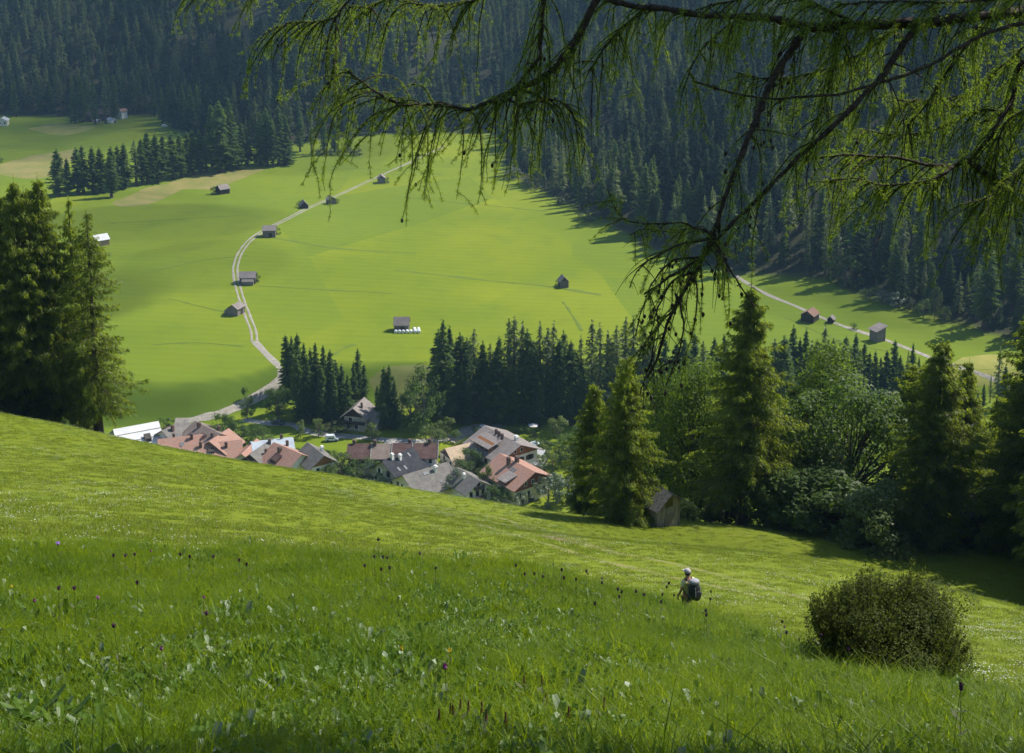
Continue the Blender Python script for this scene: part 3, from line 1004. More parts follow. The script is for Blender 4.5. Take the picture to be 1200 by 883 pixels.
for a in ((398, 562, 537, 44, SHR, 1, 'large yellowish shrub at the hill edge before the long row'),
          (425, 563, 538, 40, SHR, 0, 'large dark shrub at the hill edge before the long row'),
          (457, 566, 552, 36, SHR, 1, 'light green shrub at the hill edge before the slate roof'),
          (533, 582, 553, 34, SHR, 2, 'pale leaved shrub in front of the long grey roof'),
          (642, 592, 556, 36, SHR, 2, 'silver leaved shrub right of the red roofed chalet'),
          (664, 592, 560, 38, SHR, 2, 'silver leaved shrub beside the drooping larch'),
          (596, 588, 568, 26, SHR, 1, 'low pale shrub before the red roofed chalet'),
          (612, 592, 576, 24, SHR, 2, 'low whitish shrub before the red roofed chalet'),
          (340, 556, 541, 34, SHR, 0, 'dark shrub before the rightmost pink roof'),
          (236, 531, 519, 16, SHR, 0, 'dark shrub in the gap between the white barn and the taupe roof'),
          (303, 536, 523, 16, SHR, 1, 'light shrub left of the bluish roof'),
          (346, 540, 526, 18, SHR, 0, 'dark shrub right of the bluish roof'),
          (392, 556, 541, 22, SHR, 0, 'dark shrub right of the narrow white gabled house'),
          (441, 556, 540, 20, SHR, 0, 'dark shrub between the slate roof and the large dark shrub'),
          (520, 556, 541, 20, SHR, 0, 'dark shrub at the right end of the long brown roofed row'),
          (567, 566, 548, 18, SHR, 1, 'light shrub between the two chalets'),
          (580, 596, 572, 26, SHR, 0, 'dark shrub before the red roofed chalet wall'),
          (640, 566, 545, 26, SHR, 0, 'dark shrub right of the red roofed chalet'),
          (626, 526, 514, 18, SHR, 1, 'light shrub right of the large chalet'),
          (560, 512, 500, 16, SHR, 0, 'dark shrub at the edge of the gravel yard'),
          (388, 545, 528, 26, SHR, 0, 'dark shrub between the pink roofs and the long row'),
          (193, 508, 490, 20, SHR, 0, 'dark shrub behind the white roof'),
          (209, 512, 497, 12, SHR, 0, 'small round dark shrub above the grey roof'),
          (404, 506, 494, 30, SHR, 1, 'yellowish shrub at the garden of the grey gabled house'),
          (388, 506, 495, 26, SHR, 3, 'brownish shrub at the garden of the grey gabled house'),
          (638, 530, 517, 20, SHR, 1, 'round light shrub in the right hand gardens'),
          (655, 540, 520, 26, SHR, 0, 'dark shrub in the right hand gardens'),
          (668, 530, 512, 24, SHR, 1, 'light shrub at the far side of the right hand gardens'),
          (648, 552, 530, 26, SHR, 1, 'light shrub in the middle of the right hand gardens'),
          (626, 512, 502, 18, SHR, 0, 'low dark shrub behind the timber gabled chalet'),
          (606, 508, 498, 16, SHR, 0, 'low dark shrub at the back of the gravel yard'),
          (352, 243, 236, 11, SHR, 0, 'dark shrub beside the small barn above the track'),
          (251, 228, 219, 11, SHR, 0, 'dark shrub beside the barn by the dry grass'),
          (324, 275, 267, 9, SHR, 0, 'dark shrub beside the barn at the track bend'),
          (301, 331, 321, 9, SHR, 0, 'dark shrub beside the barn right of the track'),
          (453, 215, 208, 7, SHR, 0, 'small shrub beside the uppermost barn on the track'),
          (395, 239, 233, 6, SHR, 0, 'small shrub beside the barn where the track runs straight'),
          (655, 335, 328, 8, SHR, 0, 'dark shrub beside the lone barn in the open meadow'),
          (1001, 386, 379, 9, SHR, 0, 'dark shrub on the verge of the right hand track'),
          (-2, 191, 184, 14, SHR, 0, 'dark round shrub on the dry meadow at the left edge'),
          (990, 335, 300, 36, SHR, 0, 'dark round bush at the foot of the right hand wood'),
          ):
    leafy(*a, cat='shrub')
# brush along the foot of the right hand wood
for px, pb, pt in [(1018, 352, 338), (1034, 356, 342), (1050, 362, 344), (1066, 364, 350), (1082, 372, 352), (1095, 374, 340), (1106, 378, 360), (600, 210, 196), (622, 222, 208), (660, 240, 226), (690, 258, 244)]:
    leafy(px, pb, pt, random.uniform(16, 24), SHR, random.choice((2, 3, 1)), 'pale brush at the foot of the right hand wood', 'shrub', 'brush along the foot of the right wood')
for px in (374, 384, 398, 411, 418):
    leafy(px, 182, 174, 13, SHR, 3, 'low brush under the trees at the top end of the meadow', 'shrub', 'brush at the top end of the meadow')

# ---- near larches
def near(px, d, pt, k, wide, label, group=None):
    P = col(px, d)
    return NLAR[k].place(P, tall(P, pt), label, 'tree', group, wide=wide)


ROUND = Proto('leafy_tree', 13, broadleaf(505, 13, 8.6, 22000, 0.22, clumps=110, bottom=0.10, upright=0.6), M['bark'], M['leaf_mid'])
near(116, 117, 248, 0, 1.05, 'larch at the right end of the left stand, branches hanging over the white roof').rotation_euler.z = 1.0
near(97, 120, 232, 0, 0.72, 'slim larch with visible trunk second from the right in the left stand')
near(60, 119, 211, 3, 0.85, 'tallest dense larch in the middle of the left stand')
near(46, 121, 224, 4, 0.95, 'dense larch just left of the tallest one in the left stand')
near(33, 118, 213, 1, 0.85, 'broad dense larch in the left half of the left stand')
near(15, 121, 230, 5, 1.0, 'dense larch near the left edge with a lower tip')
near(0, 119, 211, 3, 0.9, 'dense larch right at the left edge of the photo')
near(-18, 121, 222, 5, 1.1, 'larch cut by the left edge of the photo')
near(-45, 119, 215, 4, 1.2, 'larch just beyond the left edge of the photo')
near(869, 108, 338, 1, 1.12, 'tall single larch with reddish trunk right of the wooden hay shed')
near(731, 101.5, 420, 5, 1.0, 'broad drooping larch hanging over the wooden hay shed')
near(694, 109, 452, 5, 0.95, 'low drooping larch left of the wooden hay shed')
P = col(818, 118)
ROUND.place(P, tall(P, 430), 'tall rounded leafy tree left of the tall single larch', 'tree', rz=1.0, wide=0.78)
P = col(782, 123)
ROUND.place(P, tall(P, 440), 'tall rounded leafy tree behind the hay shed', 'tree', rz=3.1, wide=0.72)
P = col(960, 121)
ROUND.place(P, tall(P, 416), 'tall rounded light leafy tree behind the broad dark maple', 'tree', rz=4.4, wide=0.85)
near(1090, 100, 402, 4, 1.25, 'dense larch with low hanging branches right of the light bush')
near(1062, 112, 428, 4, 1.1, 'larch half hidden behind the dense one right of the light bush')
near(1122, 110, 424, 3, 1.0, 'larch at the right side of the dense one')
near(1200, 100, 358, 4, 1.15, 'larch cut by the right edge of the photo')
near(1166, 114, 466, 4, 1.3, 'low larch left of the one at the right edge')
near(925, 120, 455, 4, 1.2, 'larch between the tall single one and the maple')
for px, d in ((1300, 80), (1330, 90), (1290, 92), (1345, 84), (1400, 96), (1330, 72), (1250, 108), (1268, 84), (1312, 100), (1370, 76), (1310, 76), (1262, 98)):
    near(px, d, 345, 1, 1.2, 'larch standing beyond the right edge of the photo', 'larches beyond the right edge')

MAP = Proto('maple_tree', 11, broadleaf(500, 11, 8.4, 15000, 0.24, clumps=60, bottom=0.05), M['bark'], M['leaf'])
P = col(992, 110)
MAP.place(P, tall(P, 452), 'broad dark maple with shining leaves between the larches', 'tree', rz=0.4, wide=1.05)
P = col(918, 116)
MAP.place(P, tall(P, 520), 'low dark leafy tree right of the single tall larch', 'tree', rz=2.0, wide=1.25)
NSH = [Proto('shrub', 3, broadleaf(520 + i, 3, 3.6, 7000, 0.16, clumps=40, bottom=0.0, stems=4), M['bark'], m_, 'foliage', 'stem') for i, m_ in enumerate((M['leaf'], M['leaf_light'], M['leaf_bush']))]
for px, d, pt, k, w, lb in ((1026, 97, 574, 1, 1.1, 'light green bush at the foot of the dense larch'),
                            (950, 104, 556, 0, 1.5, 'dark bush under the maple'),
                            (985, 102, 560, 0, 1.4, 'dark bush between maple and light bush'),
                            (915, 106, 572, 0, 1.2, 'dark bush right of the reddish larch trunk'),
                            (1055, 102, 590, 0, 1.0, 'small dark bush left of the dense larch trunk'),
                            (1150, 104, 580, 2, 1.4, 'dark bush below the right edge larch'),
                            (1130, 103, 596, 0, 1.2, 'low dark bush right of the dense larch'),
                            (832, 107, 596, 0, 1.0, 'low dark bush right of the wooden hay shed'),
                            (806, 110, 588, 0, 1.0, 'dark bush against the right wall of the hay shed'),
                            (700, 108, 570, 0, 1.3, 'dark bush under the left branches of the drooping larch'),
                            (850, 112, 580, 2, 1.1, 'brownish bush behind the reddish larch trunk'),
                            (60, 121, 478, 0, 1.3, 'dark bush at the foot of the left stand'),
                            (100, 120, 486, 2, 1.2, 'brownish bush at the foot of the left stand beside the trunk'),
                            (15, 121, 466, 0, 1.5, 'dark bush at the left edge under the larches')):
    P = col(px, d)
    NSH[k].place(P, max(1.2, tall(P, pt)), lb, 'shrub', wide=w)

# brown-leaved bush on the near slope
BSH = broadleaf(560, 2.1, 3.3, 36000, 0.05, clumps=110, bottom=0.0, stems=6)
rng = np.random.default_rng(5)
# upright switches at its top
n = 560
th = rng.uniform(0, 6.28, n); rr = 1.55 * np.sqrt(rng.uniform(0, 1, n))
b0x = rr * np.cos(th)
a = np.column_stack([rr * np.cos(th) * 0.75, rr * np.sin(th) * 0.75, np.full(n, 0.3)])
hh = 2.3 * np.sqrt(np.clip(1 - (rr / 1.95) ** 2, 0.05, 1)) * rng.uniform(0.8, 1.06, n) * (1 + 0.13 * np.sin(th * 2 + 1) + 0.10 * np.sin(th * 5)) - 0.16 * b0x
b = np.column_stack([rr * np.cos(th) * 1.1, rr * np.sin(th) * 1.1, hh])
sw = sticks(a, b, np.full(n, 0.008), np.full(n, 0.003))
i = np.repeat(np.arange(n), 40)
s = rng.uniform(0.35, 1.02, len(i))
P = a[i] + (b[i] - a[i]) * s[:, None] + rng.normal(0, 0.03, (len(i), 3))
ax = unit(unit(b - a)[i] + rng.normal(0, 0.7, (len(i), 3)))
l = rng.uniform(0.05, 0.10, len(i))
lt = leaf_tris(P, ax, unit(np.cross(ax, rng.normal(size=P.shape))), l, l * 0.5).reshape(-1, 3)
M['bush_brown'] = foliage_mat('brownish_bush_leaves', (0.034, 0.054, 0.009), (0.078, 0.092, 0.020), (0.14, 0.18, 0.022), 0.34, 0.7, True, 0.1)
BUSH = Proto('bush', 2.3, (np.concatenate([BSH[0], sw]), np.concatenate([BSH[1], lt])), M['bark'], M['bush_brown'], 'foliage', 'stem')
D_ = min(np.linspace(18, 36, 120), key=lambda d: abs(proj(col(1037, d))[1] - 803))
P = col(1037, D_)
BUSH.place(P, tall(P, 676) * 0.93, 'dark brownish rounded bush alone on the near slope', 'bush', rz=0.3, wide=1.02)
# ------------------------------------------------------------------ geometry-node scattering for what nobody could count
def slope_rot(tilt, spin, side):
    """euler angles of: spin about the tuft's own axis, then lean down the slope"""
    ca, sa, c, s_ = np.cos(tilt), np.sin(tilt), np.cos(spin), np.sin(spin)
    r20, r21, r22 = sa * s_, sa * c, ca
    r10, r00 = ca * s_, c
    return np.column_stack([np.arctan2(r21, r22), -np.arcsin(np.clip(r20, -1, 1)) + side, np.arctan2(r10, r00)])


def source_collection(name, meshes):
    c = bpy.data.collections.new(name)
    for i, (me, mats) in enumerate(meshes):
        o = bpy.data.objects.new(f'{name}_{i:02d}', me)
        for m in mats:
            if len(me.materials) < len(mats): me.materials.append(m)
        c.objects.link(o)
    return c


def scatter(name, P, rot, scl, idx, coll):
    n = len(P)
    me = bpy.data.meshes.new(name)
    me.vertices.add(n)
    me.vertices.foreach_set('co', np.asarray(P, np.float32).ravel())
    for nm, ty, arr in (('rot', 'FLOAT_VECTOR', rot), ('scl', 'FLOAT_VECTOR', scl)):
        a = me.attributes.new(nm, ty, 'POINT'); a.data.foreach_set('vector', np.asarray(arr, np.float32).ravel())
    a = me.attributes.new('idx', 'INT', 'POINT'); a.data.foreach_set('value', np.asarray(idx, np.int32))
    o = link(name, me)
    ng = bpy.data.node_groups.new(name, 'GeometryNodeTree')
    ng.interface.new_socket('Geometry', in_out='INPUT', socket_type='NodeSocketGeometry')
    ng.interface.new_socket('Geometry', in_out='OUTPUT', socket_type='NodeSocketGeometry')
    N = ng.nodes.new
    gi = N('NodeGroupInput'); go = N('NodeGroupOutput')
    iop = N('GeometryNodeInstanceOnPoints')
    ci = N('GeometryNodeCollectionInfo')
    ci.inputs['Collection'].default_value = coll
    ci.inputs['Separate Children'].default_value = True
    ci.inputs['Reset Children'].default_value = True
    iop.inputs['Pick Instance'].default_value = True
    def at(nm, ty):
        a = N('GeometryNodeInputNamedAttribute'); a.data_type = ty; a.inputs['Name'].default_value = nm
        return a.outputs['Attribute']
    L = ng.links.new
    L(gi.outputs[0], iop.inputs['Points'])
    L(ci.outputs[0], iop.inputs['Instance'])
    L(at('idx', 'INT'), iop.inputs['Instance Index'])
    L(at('rot', 'FLOAT_VECTOR'), iop.inputs['Rotation'])
    L(at('scl', 'FLOAT_VECTOR'), iop.inputs['Scale'])
    L(iop.outputs[0], go.inputs[0])
    md = o.modifiers.new('scatter', 'NODES')
    md.node_group = ng
    return tag(o, kind='stuff')


# ---- the wood on the opposite slopes
def both(geo):
    t, c = geo
    # trunk quads -> two triangles each so that one mesh holds both
    q = t.reshape(-1, 4, 3)
    tr = np.concatenate([q[:, (0, 1, 2)], q[:, (0, 2, 3)]]).reshape(-1, 3)
    V = np.concatenate([tr, c])
    return npmesh('wood_tree', V, 3, False, np.concatenate([np.zeros(len(tr) // 3, int), np.ones(len(c) // 3, int)]))


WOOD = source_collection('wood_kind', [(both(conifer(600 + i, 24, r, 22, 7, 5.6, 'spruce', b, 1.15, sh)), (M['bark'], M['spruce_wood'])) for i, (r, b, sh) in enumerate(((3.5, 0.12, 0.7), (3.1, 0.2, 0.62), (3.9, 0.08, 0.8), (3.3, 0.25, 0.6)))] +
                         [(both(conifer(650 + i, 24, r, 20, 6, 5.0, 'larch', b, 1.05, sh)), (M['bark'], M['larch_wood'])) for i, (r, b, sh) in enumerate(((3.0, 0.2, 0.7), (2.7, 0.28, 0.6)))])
sp = 9.0
gx, gy = np.meshgrid(np.arange(-620, 640, sp), np.arange(330, 1330, sp))
gx = gx.ravel() + RNG.uniform(-0.48, 0.48, gx.size) * sp
gy = gy.ravel() + RNG.uniform(-0.48, 0.48, gy.size) * sp
ed = edge_dist(gx, gy)
keep = (ed > 2.5) & (np.abs(gx) < 0.47 * gy + 45)
# a few clearings and gullies
keep &= ~((vnoise(gx, gy, 55, 41) > 0.72) & (ed > 25))
gx, gy, ed = gx[keep], gy[keep], ed[keep]
gzv = np.array([gz(a, b) for a, b in zip(gx, gy)])
px_, py_, zc_ = proj(np.column_stack([gx, gy, gzv + 20]))
m = (py_ > -70) & (px_ > -90) & (px_ < 1290)
gx, gy, ed, gzv, px_, zc_ = (q[m] for q in (gx, gy, ed, gzv, px_, zc_))
hh = 24 * np.clip(1 + 0.25 * RNG.normal(size=len(gx)) + 0.12 * vnoise(gx, gy, 60, 44), 0.45, 1.5)
hh *= np.where((ed < 8) & (RNG.uniform(size=len(gx)) < 0.4), 0.7, 1)
lar = (RNG.uniform(size=len(gx)) < np.clip(0.36 + 0.55 * vnoise(gx, gy, 80, 47) + 0.25 * (gx > 0) * (ed < 70), 0.04, 0.9))
# the nearest trees along the right hand edge are trees of their own
n_own = 150
near_order = np.argsort(np.where((px_ > 560) & (px_ < 1215) & (ed < 26), zc_, 1e9))[:n_own]
own = np.zeros(len(gx), bool); own[near_order] = True
for i in near_order:
    P = (gx[i], gy[i], gzv[i] - 0.2)
    if lar[i]:
        random.choice(LAR).place(P, hh[i], 'pale larch along the lower edge of the right hand wood', 'tree', 'larches along the edge of the right wood', wide=random.uniform(1.3, 1.7))
    else:
        random.choice(SPR).place(P, hh[i], 'dark spruce along the lower edge of the right hand wood', 'tree', 'spruces along the edge of the right wood', wide=random.uniform(1.3, 1.8))
m = ~own
n = m.sum()
sc = hh[m] / 24
w = RNG.uniform(1.2, 1.7, n)
idx = np.where(lar[m], RNG.integers(4, 6, n), RNG.integers(0, 4, n))
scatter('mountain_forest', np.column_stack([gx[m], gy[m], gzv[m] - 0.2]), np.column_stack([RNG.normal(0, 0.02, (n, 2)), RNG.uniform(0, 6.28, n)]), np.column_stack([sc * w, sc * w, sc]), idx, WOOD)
print('forest', n, 'own', own.sum())

# ---- grass
def blades(seed, n, h, spread, w, bend, heads=0.0, hvar=0.35):
    """a tuft of curved blades: 3 triangles each (loose)"""
    rng = np.random.default_rng(seed)
    th = rng.uniform(0, 6.28, n); r = spread * np.sqrt(rng.uniform(size=n))
    b = np.column_stack([r * np.cos(th), r * np.sin(th), np.full(n, -0.03)])
    ang = rng.uniform(0, 6.28, n)
    d = np.column_stack([np.cos(ang), np.sin(ang), np.zeros(n)])
    s = np.column_stack([-np.sin(ang), np.cos(ang), np.zeros(n)])
    H = h * rng.uniform(1 - hvar, 1 + hvar, n)[:, None]
    bd = bend * rng.uniform(0.2, 1.3, n)[:, None]
    up = np.array([[0, 0, 1.0]])
    p0 = b; p1 = b + up * H * 0.55 + d * H * bd * 0.25; p2 = b + up * H * (1 - 0.30 * bd) + d * H * bd * 0.95
    W = w * rng.uniform(0.6, 1.3, n)[:, None] / 2
    q = [np.stack([p0 - s * W, p0 + s * W, p1 + s * W * 0.9], 1), np.stack([p0 - s * W, p1 + s * W * 0.9, p1 - s * W * 0.9], 1), np.stack([p1 - s * W * 0.9, p1 + s * W * 0.9, p2], 1)]
    return np.concatenate(q).reshape(-1, 3)


def broadleaves(seed, n, l, w, spread, rise):
    """a rosette of broad bent leaves, folded along the midrib"""
    rng = np.random.default_rng(seed)
    out = []
    for k in range(n):
        a = rng.uniform(0, 6.28); L_ = l * rng.uniform(0.6, 1.3); W_ = w * rng.uniform(0.7, 1.2)
        d = np.array([math.cos(a), math.sin(a), 0]); s = np.array([-math.sin(a), math.cos(a), 0]); up = np.array([0, 0, 1.0])
        b = d * rng.uniform(0, spread) + s * rng.uniform(-spread, spread)
        e = rise * rng.uniform(0.5, 1.4)
        mid = [b + d * L_ * t + up * L_ * (e * t - 0.55 * e * t * t * rng.uniform(0.7, 1.5)) + up * 0.05 for t in (0, 0.25, 0.55, 0.8, 1.0)]
        wd = [0.12, 0.75, 1.0, 0.7, 0.02]
        lf = [mid[i] - s * W_ * wd[i] / 2 + up * W_ * 0.12 * wd[i] for i in range(5)]
        rt = [mid[i] + s * W_ * wd[i] / 2 + up * W_ * 0.12 * wd[i] for i in range(5)]
        for i in range(4):
            out += [lf[i], mid[i], mid[i + 1], lf[i], mid[i + 1], lf[i + 1], mid[i], rt[i], rt[i + 1], mid[i], rt[i + 1], mid[i + 1]]
    return np.array(out)


M['grass'] = foliage_mat('long_grass', (0.082, 0.138, 0.003), (0.178, 0.240, 0.006), (0.36, 0.45, 0.008), 0.54, 0.42, True, 0.16, ((0.62, 0.74, 0.6), 0.45))
M['grass_short'] = foliage_mat('mown_grass', (0.090, 0.140, 0.006), (0.185, 0.240, 0.012), (0.30, 0.37, 0.015), 0.42, 0.5, True, 0.35)
M['herb'] = foliage_mat('broad_herb_leaves', (0.050, 0.105, 0.006), (0.100, 0.170, 0.012), (0.22, 0.34, 0.02), 0.40, 0.45, True, 0.3)
M['straw'] = foliage_mat('dry_stalks', (0.12, 0.12, 0.03), (0.22, 0.20, 0.07), (0.2, 0.18, 0.08), 0.3)
M['petal_white'] = surf_mat('white_petals', (0.75, 0.76, 0.72), (0.6, 0.62, 0.55), 3, 0.7)


def tuftmesh(name, parts_):
    V = np.concatenate([p for p, _ in parts_])
    mi = np.concatenate([np.full(len(p) // 3, k) for p, k in parts_])
    return npmesh(name, V, 3, False, mi)


gm = (M['grass'], M['herb'], M['straw'], M['petal_white'])
TALL = []
for i in range(6):
    TALL.append((tuftmesh('tuft', [(blades(700 + i, 52, 0.23, 0.16, 0.008, 1.2), 0), (blades(720 + i, 5, 0.36, 0.16, 0.006, 1.0), 0)] + ([(blades(730 + i, 1, 0.42, 0.14, 0.004, 0.5), 2)] if i < 2 else [])), gm))
for i in range(2):
    TALL.append((tuftmesh('tuft', [(broadleaves(740 + i, 9, 0.15, 0.055, 0.10, 0.9), 1), (blades(745 + i, 12, 0.28, 0.15, 0.008, 0.9), 0)]), gm))
for i in range(2):   # small herb leaves
    TALL.append((tuftmesh('tuft', [(broadleaves(760 + i, 34, 0.060, 0.034, 0.17, 2.2), 1), (blades(765 + i, 14, 0.24, 0.16, 0.007, 0.8), 0)]), gm))
M['leaf_pale'] = foliage_mat('pale_leaf_undersides', (0.13, 0.18, 0.08), (0.22, 0.27, 0.15), (0.2, 0.28, 0.06), 0.2)
gm = gm + (M['leaf_pale'],)
for i in range(2):
    TALL.append((tuftmesh('tuft', [(broadleaves(780 + i, 4, 0.13, 0.045, 0.10, 2.2), 4), (broadleaves(785 + i, 10, 0.12, 0.045, 0.14, 1.6), 1), (blades(790 + i, 16, 0.24, 0.16, 0.008, 1.0), 0)]), gm))
TALLC = source_collection('tall_tuft', TALL)
SHORT = []
sm_ = (M['grass_short'], M['herb'], M['straw'], M['petal_white'])
for i in range(5):
    SHORT.append((tuftmesh('tuft', [(blades(800 + i, 60, 0.085, 0.34, 0.014, 0.9), 0), (blades(820 + i, 3, 0.11, 0.3, 0.010, 0.5), 2)]), sm_))
for i in range(2):
    fl_ = []
    r_ = np.random.default_rng(840 + i)
    for k in range(7):
        c = np.array([r_.uniform(-0.3, 0.3), r_.uniform(-0.3, 0.3), r_.uniform(0.08, 0.14)])
        q = 0.012
        fl_ += [c + (-q, -q, 0), c + (q, -q, 0), c + (0, q, q), c + (-q, q, 0.3 * q), c + (q, q, 0.5 * q), c + (0, -q, 0.8 * q)]
    SHORT.append((tuftmesh('tuft', [(blades(850 + i, 50, 0.085, 0.34, 0.014, 0.9), 0), (np.array(fl_), 3)]), sm_))
SHORTC = source_collection('short_tuft', SHORT)


def field(ymin, ymax, dens_fn, side=70):
    """random points seen by the camera, thinned to the wanted density per square metre"""
    pts = []
    ys_ = np.geomspace(ymin, ymax, 40)
    for a, b in zip(ys_[:-1], ys_[1:]):
        x0 = (-side - 600) / F * 1.25 * b; x1 = (1200 + side - 600) / F * 1.25 * b
        nn = int((x1 - x0) * (b - a) * dens_fn((a + b) / 2))
        pts.append(np.column_stack([RNG.uniform(x0, x1, nn), RNG.uniform(a, b, nn)]))
    P = np.concatenate(pts)
    z = np.array([gz(x, y) for x, y in P])
    return np.column_stack([P, z])


P = field(4.5, 42, lambda y: 88 * (8 / max(y, 8)) ** 1.05, 330)
u, v, zc = proj(P)
cr = np.interp(u, CREST[:, 0], CREST[:, 1])
sel = (v > cr - 3 + 6 * vnoise(P[:, 0], P[:, 1], 1.5, 51)) & (u > -330) & (u < 1530) & (v < 1010)
P = P[sel]; v = v[sel]; u = u[sel]
# the dark hollow in the middle, where the grass is thin and herbs grow
hol = np.exp(-(((u - 565) / 105) ** 2 + ((v - 757) / 26) ** 2)) + 0.8 * np.exp(-(((u - 520) / 60) ** 2 + ((v - 738) / 12) ** 2))
k_ = RNG.uniform(size=len(P)) > 0.45 * np.clip(hol, 0, 1)
P, u, v, hol = P[k_], u[k_], v[k_], hol[k_]
n = len(P)
pat = vnoise(P[:, 0], P[:, 1], 2.2, 52)
pat2 = vnoise(P[:, 0], P[:, 1], 1.1, 53)
herb = (RNG.uniform(size=n) < np.clip(0.26 + 0.45 * pat + 0.25 * (v > 790) + 0.3 * (v > 760) * (u < 480) + 0.6 * hol, 0.03, 0.9))
idx = np.where(herb, RNG.integers(6, 10, n), RNG.integers(0, 6, n))
idx = np.where(RNG.uniform(size=n) < 0.03 + 0.07 * (v > 720) * (u < 520) + 0.05 * hol, RNG.integers(10, 12, n), idx)
s = RNG.uniform(0.7, 1.25, n) * np.clip(1 + 0.35 * pat2, 0.6, 1.4) * np.where(herb, 0.95, 1) * (1 - 0.35 * np.clip(hol, 0, 1))
nrm = 0.22
scatter('long_grass', P, slope_rot(RNG.normal(-0.15, nrm, n), RNG.uniform(0, 6.28, n), RNG.normal(0, 0.1, n)), np.column_stack([s, s, s]), idx, TALLC)
print('tall', n)

P = field(14, 125, lambda y: 9.5 * (20 / max(y, 20)) ** 0.75, 330)
u, v, zc = proj(P)
cr = np.interp(u, CREST[:, 0], CREST[:, 1])
sel = (v < cr + 8) & (u > -330) & (u < 1530) & ((P[:, 1] < 124))
P = P[sel]
n = len(P)
fl = vnoise(P[:, 0], P[:, 1], 9, 61)
idx = np.where(RNG.uniform(size=n) < np.clip(0.10 + 0.5 * fl, 0.02, 0.6), RNG.integers(5, 7, n), RNG.integers(0, 5, n))
s = RNG.uniform(0.8, 1.4, n)
szz = s * np.clip(1 + 0.5 * vnoise(P[:, 0], P[:, 1], 3, 62), 0.5, 1.5)
scatter('mown_grass', P, slope_rot(RNG.normal(-0.42, 0.1, n), RNG.uniform(0, 6.28, n), RNG.normal(0, 0.06, n)), np.column_stack([s, s, szz]), idx, SHORTC)
print('short', n)
# ------------------------------------------------------------------ buildings
def chevron(w, ze, zr, o, t):
    """roof cross-section (y,z): outer line, then inner line t below"""
    k = (zr - ze) / (w / 2)
    e = w / 2 + o
    zo = ze - k * o
    return [(-e, zo), (-e, zo - t), (0, zr - t), (e, zo - t), (e, zo), (0, zr)]


def gable_roof(root, l, w, hw, hr, o, oe, t, mat, x0=None, x1=None, label=None):
    mb = MB()
    lift = t + 0.012
    k = hr / (w / 2)
    e = w / 2 + o
    za = hw + lift - k * o; zr = hw + hr + lift
    a = -l / 2 - oe if x0 is None else x0
    b = l / 2 + oe if x1 is None else x1
    mb.prism([(-e, za), (-e, za - t), (0, zr - t), (0, zr)][::-1], a, b)
    mb.prism([(0, zr), (0, zr - t), (e, za - t), (e, za)][::-1], a, b)
    r = mb.build('roof', mat, root)
    if label: r['label'] = label
    return r


def walls(root, l, w, hw, hr, mat, name='wall', base=-1.5):
    mb = MB()
    mb.prism([(-w / 2, base), (w / 2, base), (w / 2, hw), (0, hw + hr), (-w / 2, hw)], -l / 2, l / 2)
    return mb.build(name, mat, root)


FACE = {'+x': (1, 0), '-x': (-1, 0), '+y': (0, 1), '-y': (0, -1)}


def on_face(face, l, w, u, z, off):
    """local position on a wall face: u runs along the wall"""
    nx, ny = FACE[face]
    if nx: return (nx * (l / 2 + off), u, z)
    return (u, ny * (w / 2 + off), z)


def window(root, l, w, face, u, z, ww=1.0, hh=1.2, frame='frame_white', shutters=None):
    nx, ny = FACE[face]
    d = (0.09, ww + 0.24, hh + 0.24) if nx else (ww + 0.24, 0.09, hh + 0.24)
    mb = MB(); mb.box(on_face(face, l, w, u, z, 0.045), d)
    f = mb.build('window', M[frame], root)
    d2 = (0.05, ww, hh) if nx else (ww, 0.05, hh)
    mb = MB(); mb.box(on_face(face, l, w, u, z, 0.075), d2)
    mb.build('pane', M['glass'], f)
    if shutters:
        for s in (-1, 1):
            mb = MB(); d3 = (0.05, ww * 0.5, hh) if nx else (ww * 0.5, 0.05, hh)
            mb.box(on_face(face, l, w, u + s * (ww * 0.5 + 0.14 + ww * 0.25), z, 0.03), d3)
            mb.build('shutter', M[shutters], f)
    return f


def door(root, l, w, face, u, ww=1.1, hh=2.1, mat='wood_dark', z0=0.0):
    nx, ny = FACE[face]
    mb = MB(); mb.box(on_face(face, l, w, u, z0 + hh / 2, 0.04), (0.08, ww, hh) if nx else (ww, 0.08, hh))
    return mb.build('door', M[mat], root)


def chimney(roof, x, y, ztop, s=0.8, h=2.2, mat='brick'):
    mb = MB(); mb.box((x, y, ztop - h / 2), (s, s, h))
    mb.box((x, y, ztop + 0.08), (s * 1.25, s * 1.25, 0.14))
    mb.box((x, y, ztop + 0.42), (s * 0.9, s * 0.9, 0.10))
    for a in (-1, 1):
        for b in (-1, 1):
            mb.box((x + a * s * 0.36, y + b * s * 0.36, ztop + 0.26), (0.1, 0.1, 0.24))
    return mb.build('chimney', M[mat], roof)


def skylight(roof, w, hw, hr, x, side, t, sx=1.2, sy=1.4, lift=0.20, mat='metal'):
    """a roof window lying in the slope; side -1 / +1 picks the slope, t = 0 eave .. 1 ridge"""
    y = side * w / 2 * (1 - t); z = hw + hr * t + lift + 0.10
    a = math.atan2(hr, w / 2)
    mb = MB(); mb.box((x, y, z), (sx, sy, 0.16), rx=-side * a)
    f = mb.build('skylight', M[mat], roof)
    return f


def cladding(root, l, w, hw, hr, face, z0, mat):
    """boards over the upper part of a gable wall"""
    s = 1 if face == '+x' else -1
    mb = MB()
    poly = [(-w / 2 + 0.02, z0), (w / 2 - 0.02, z0), (w / 2 - 0.02, hw - 0.02), (0, hw + hr - 0.05), (-w / 2 + 0.02, hw - 0.02)]
    x = s * l / 2
    mb.prism(poly, min(x, x + s * 0.07), max(x, x + s * 0.07))
    return mb.build('cladding', M[mat], root)


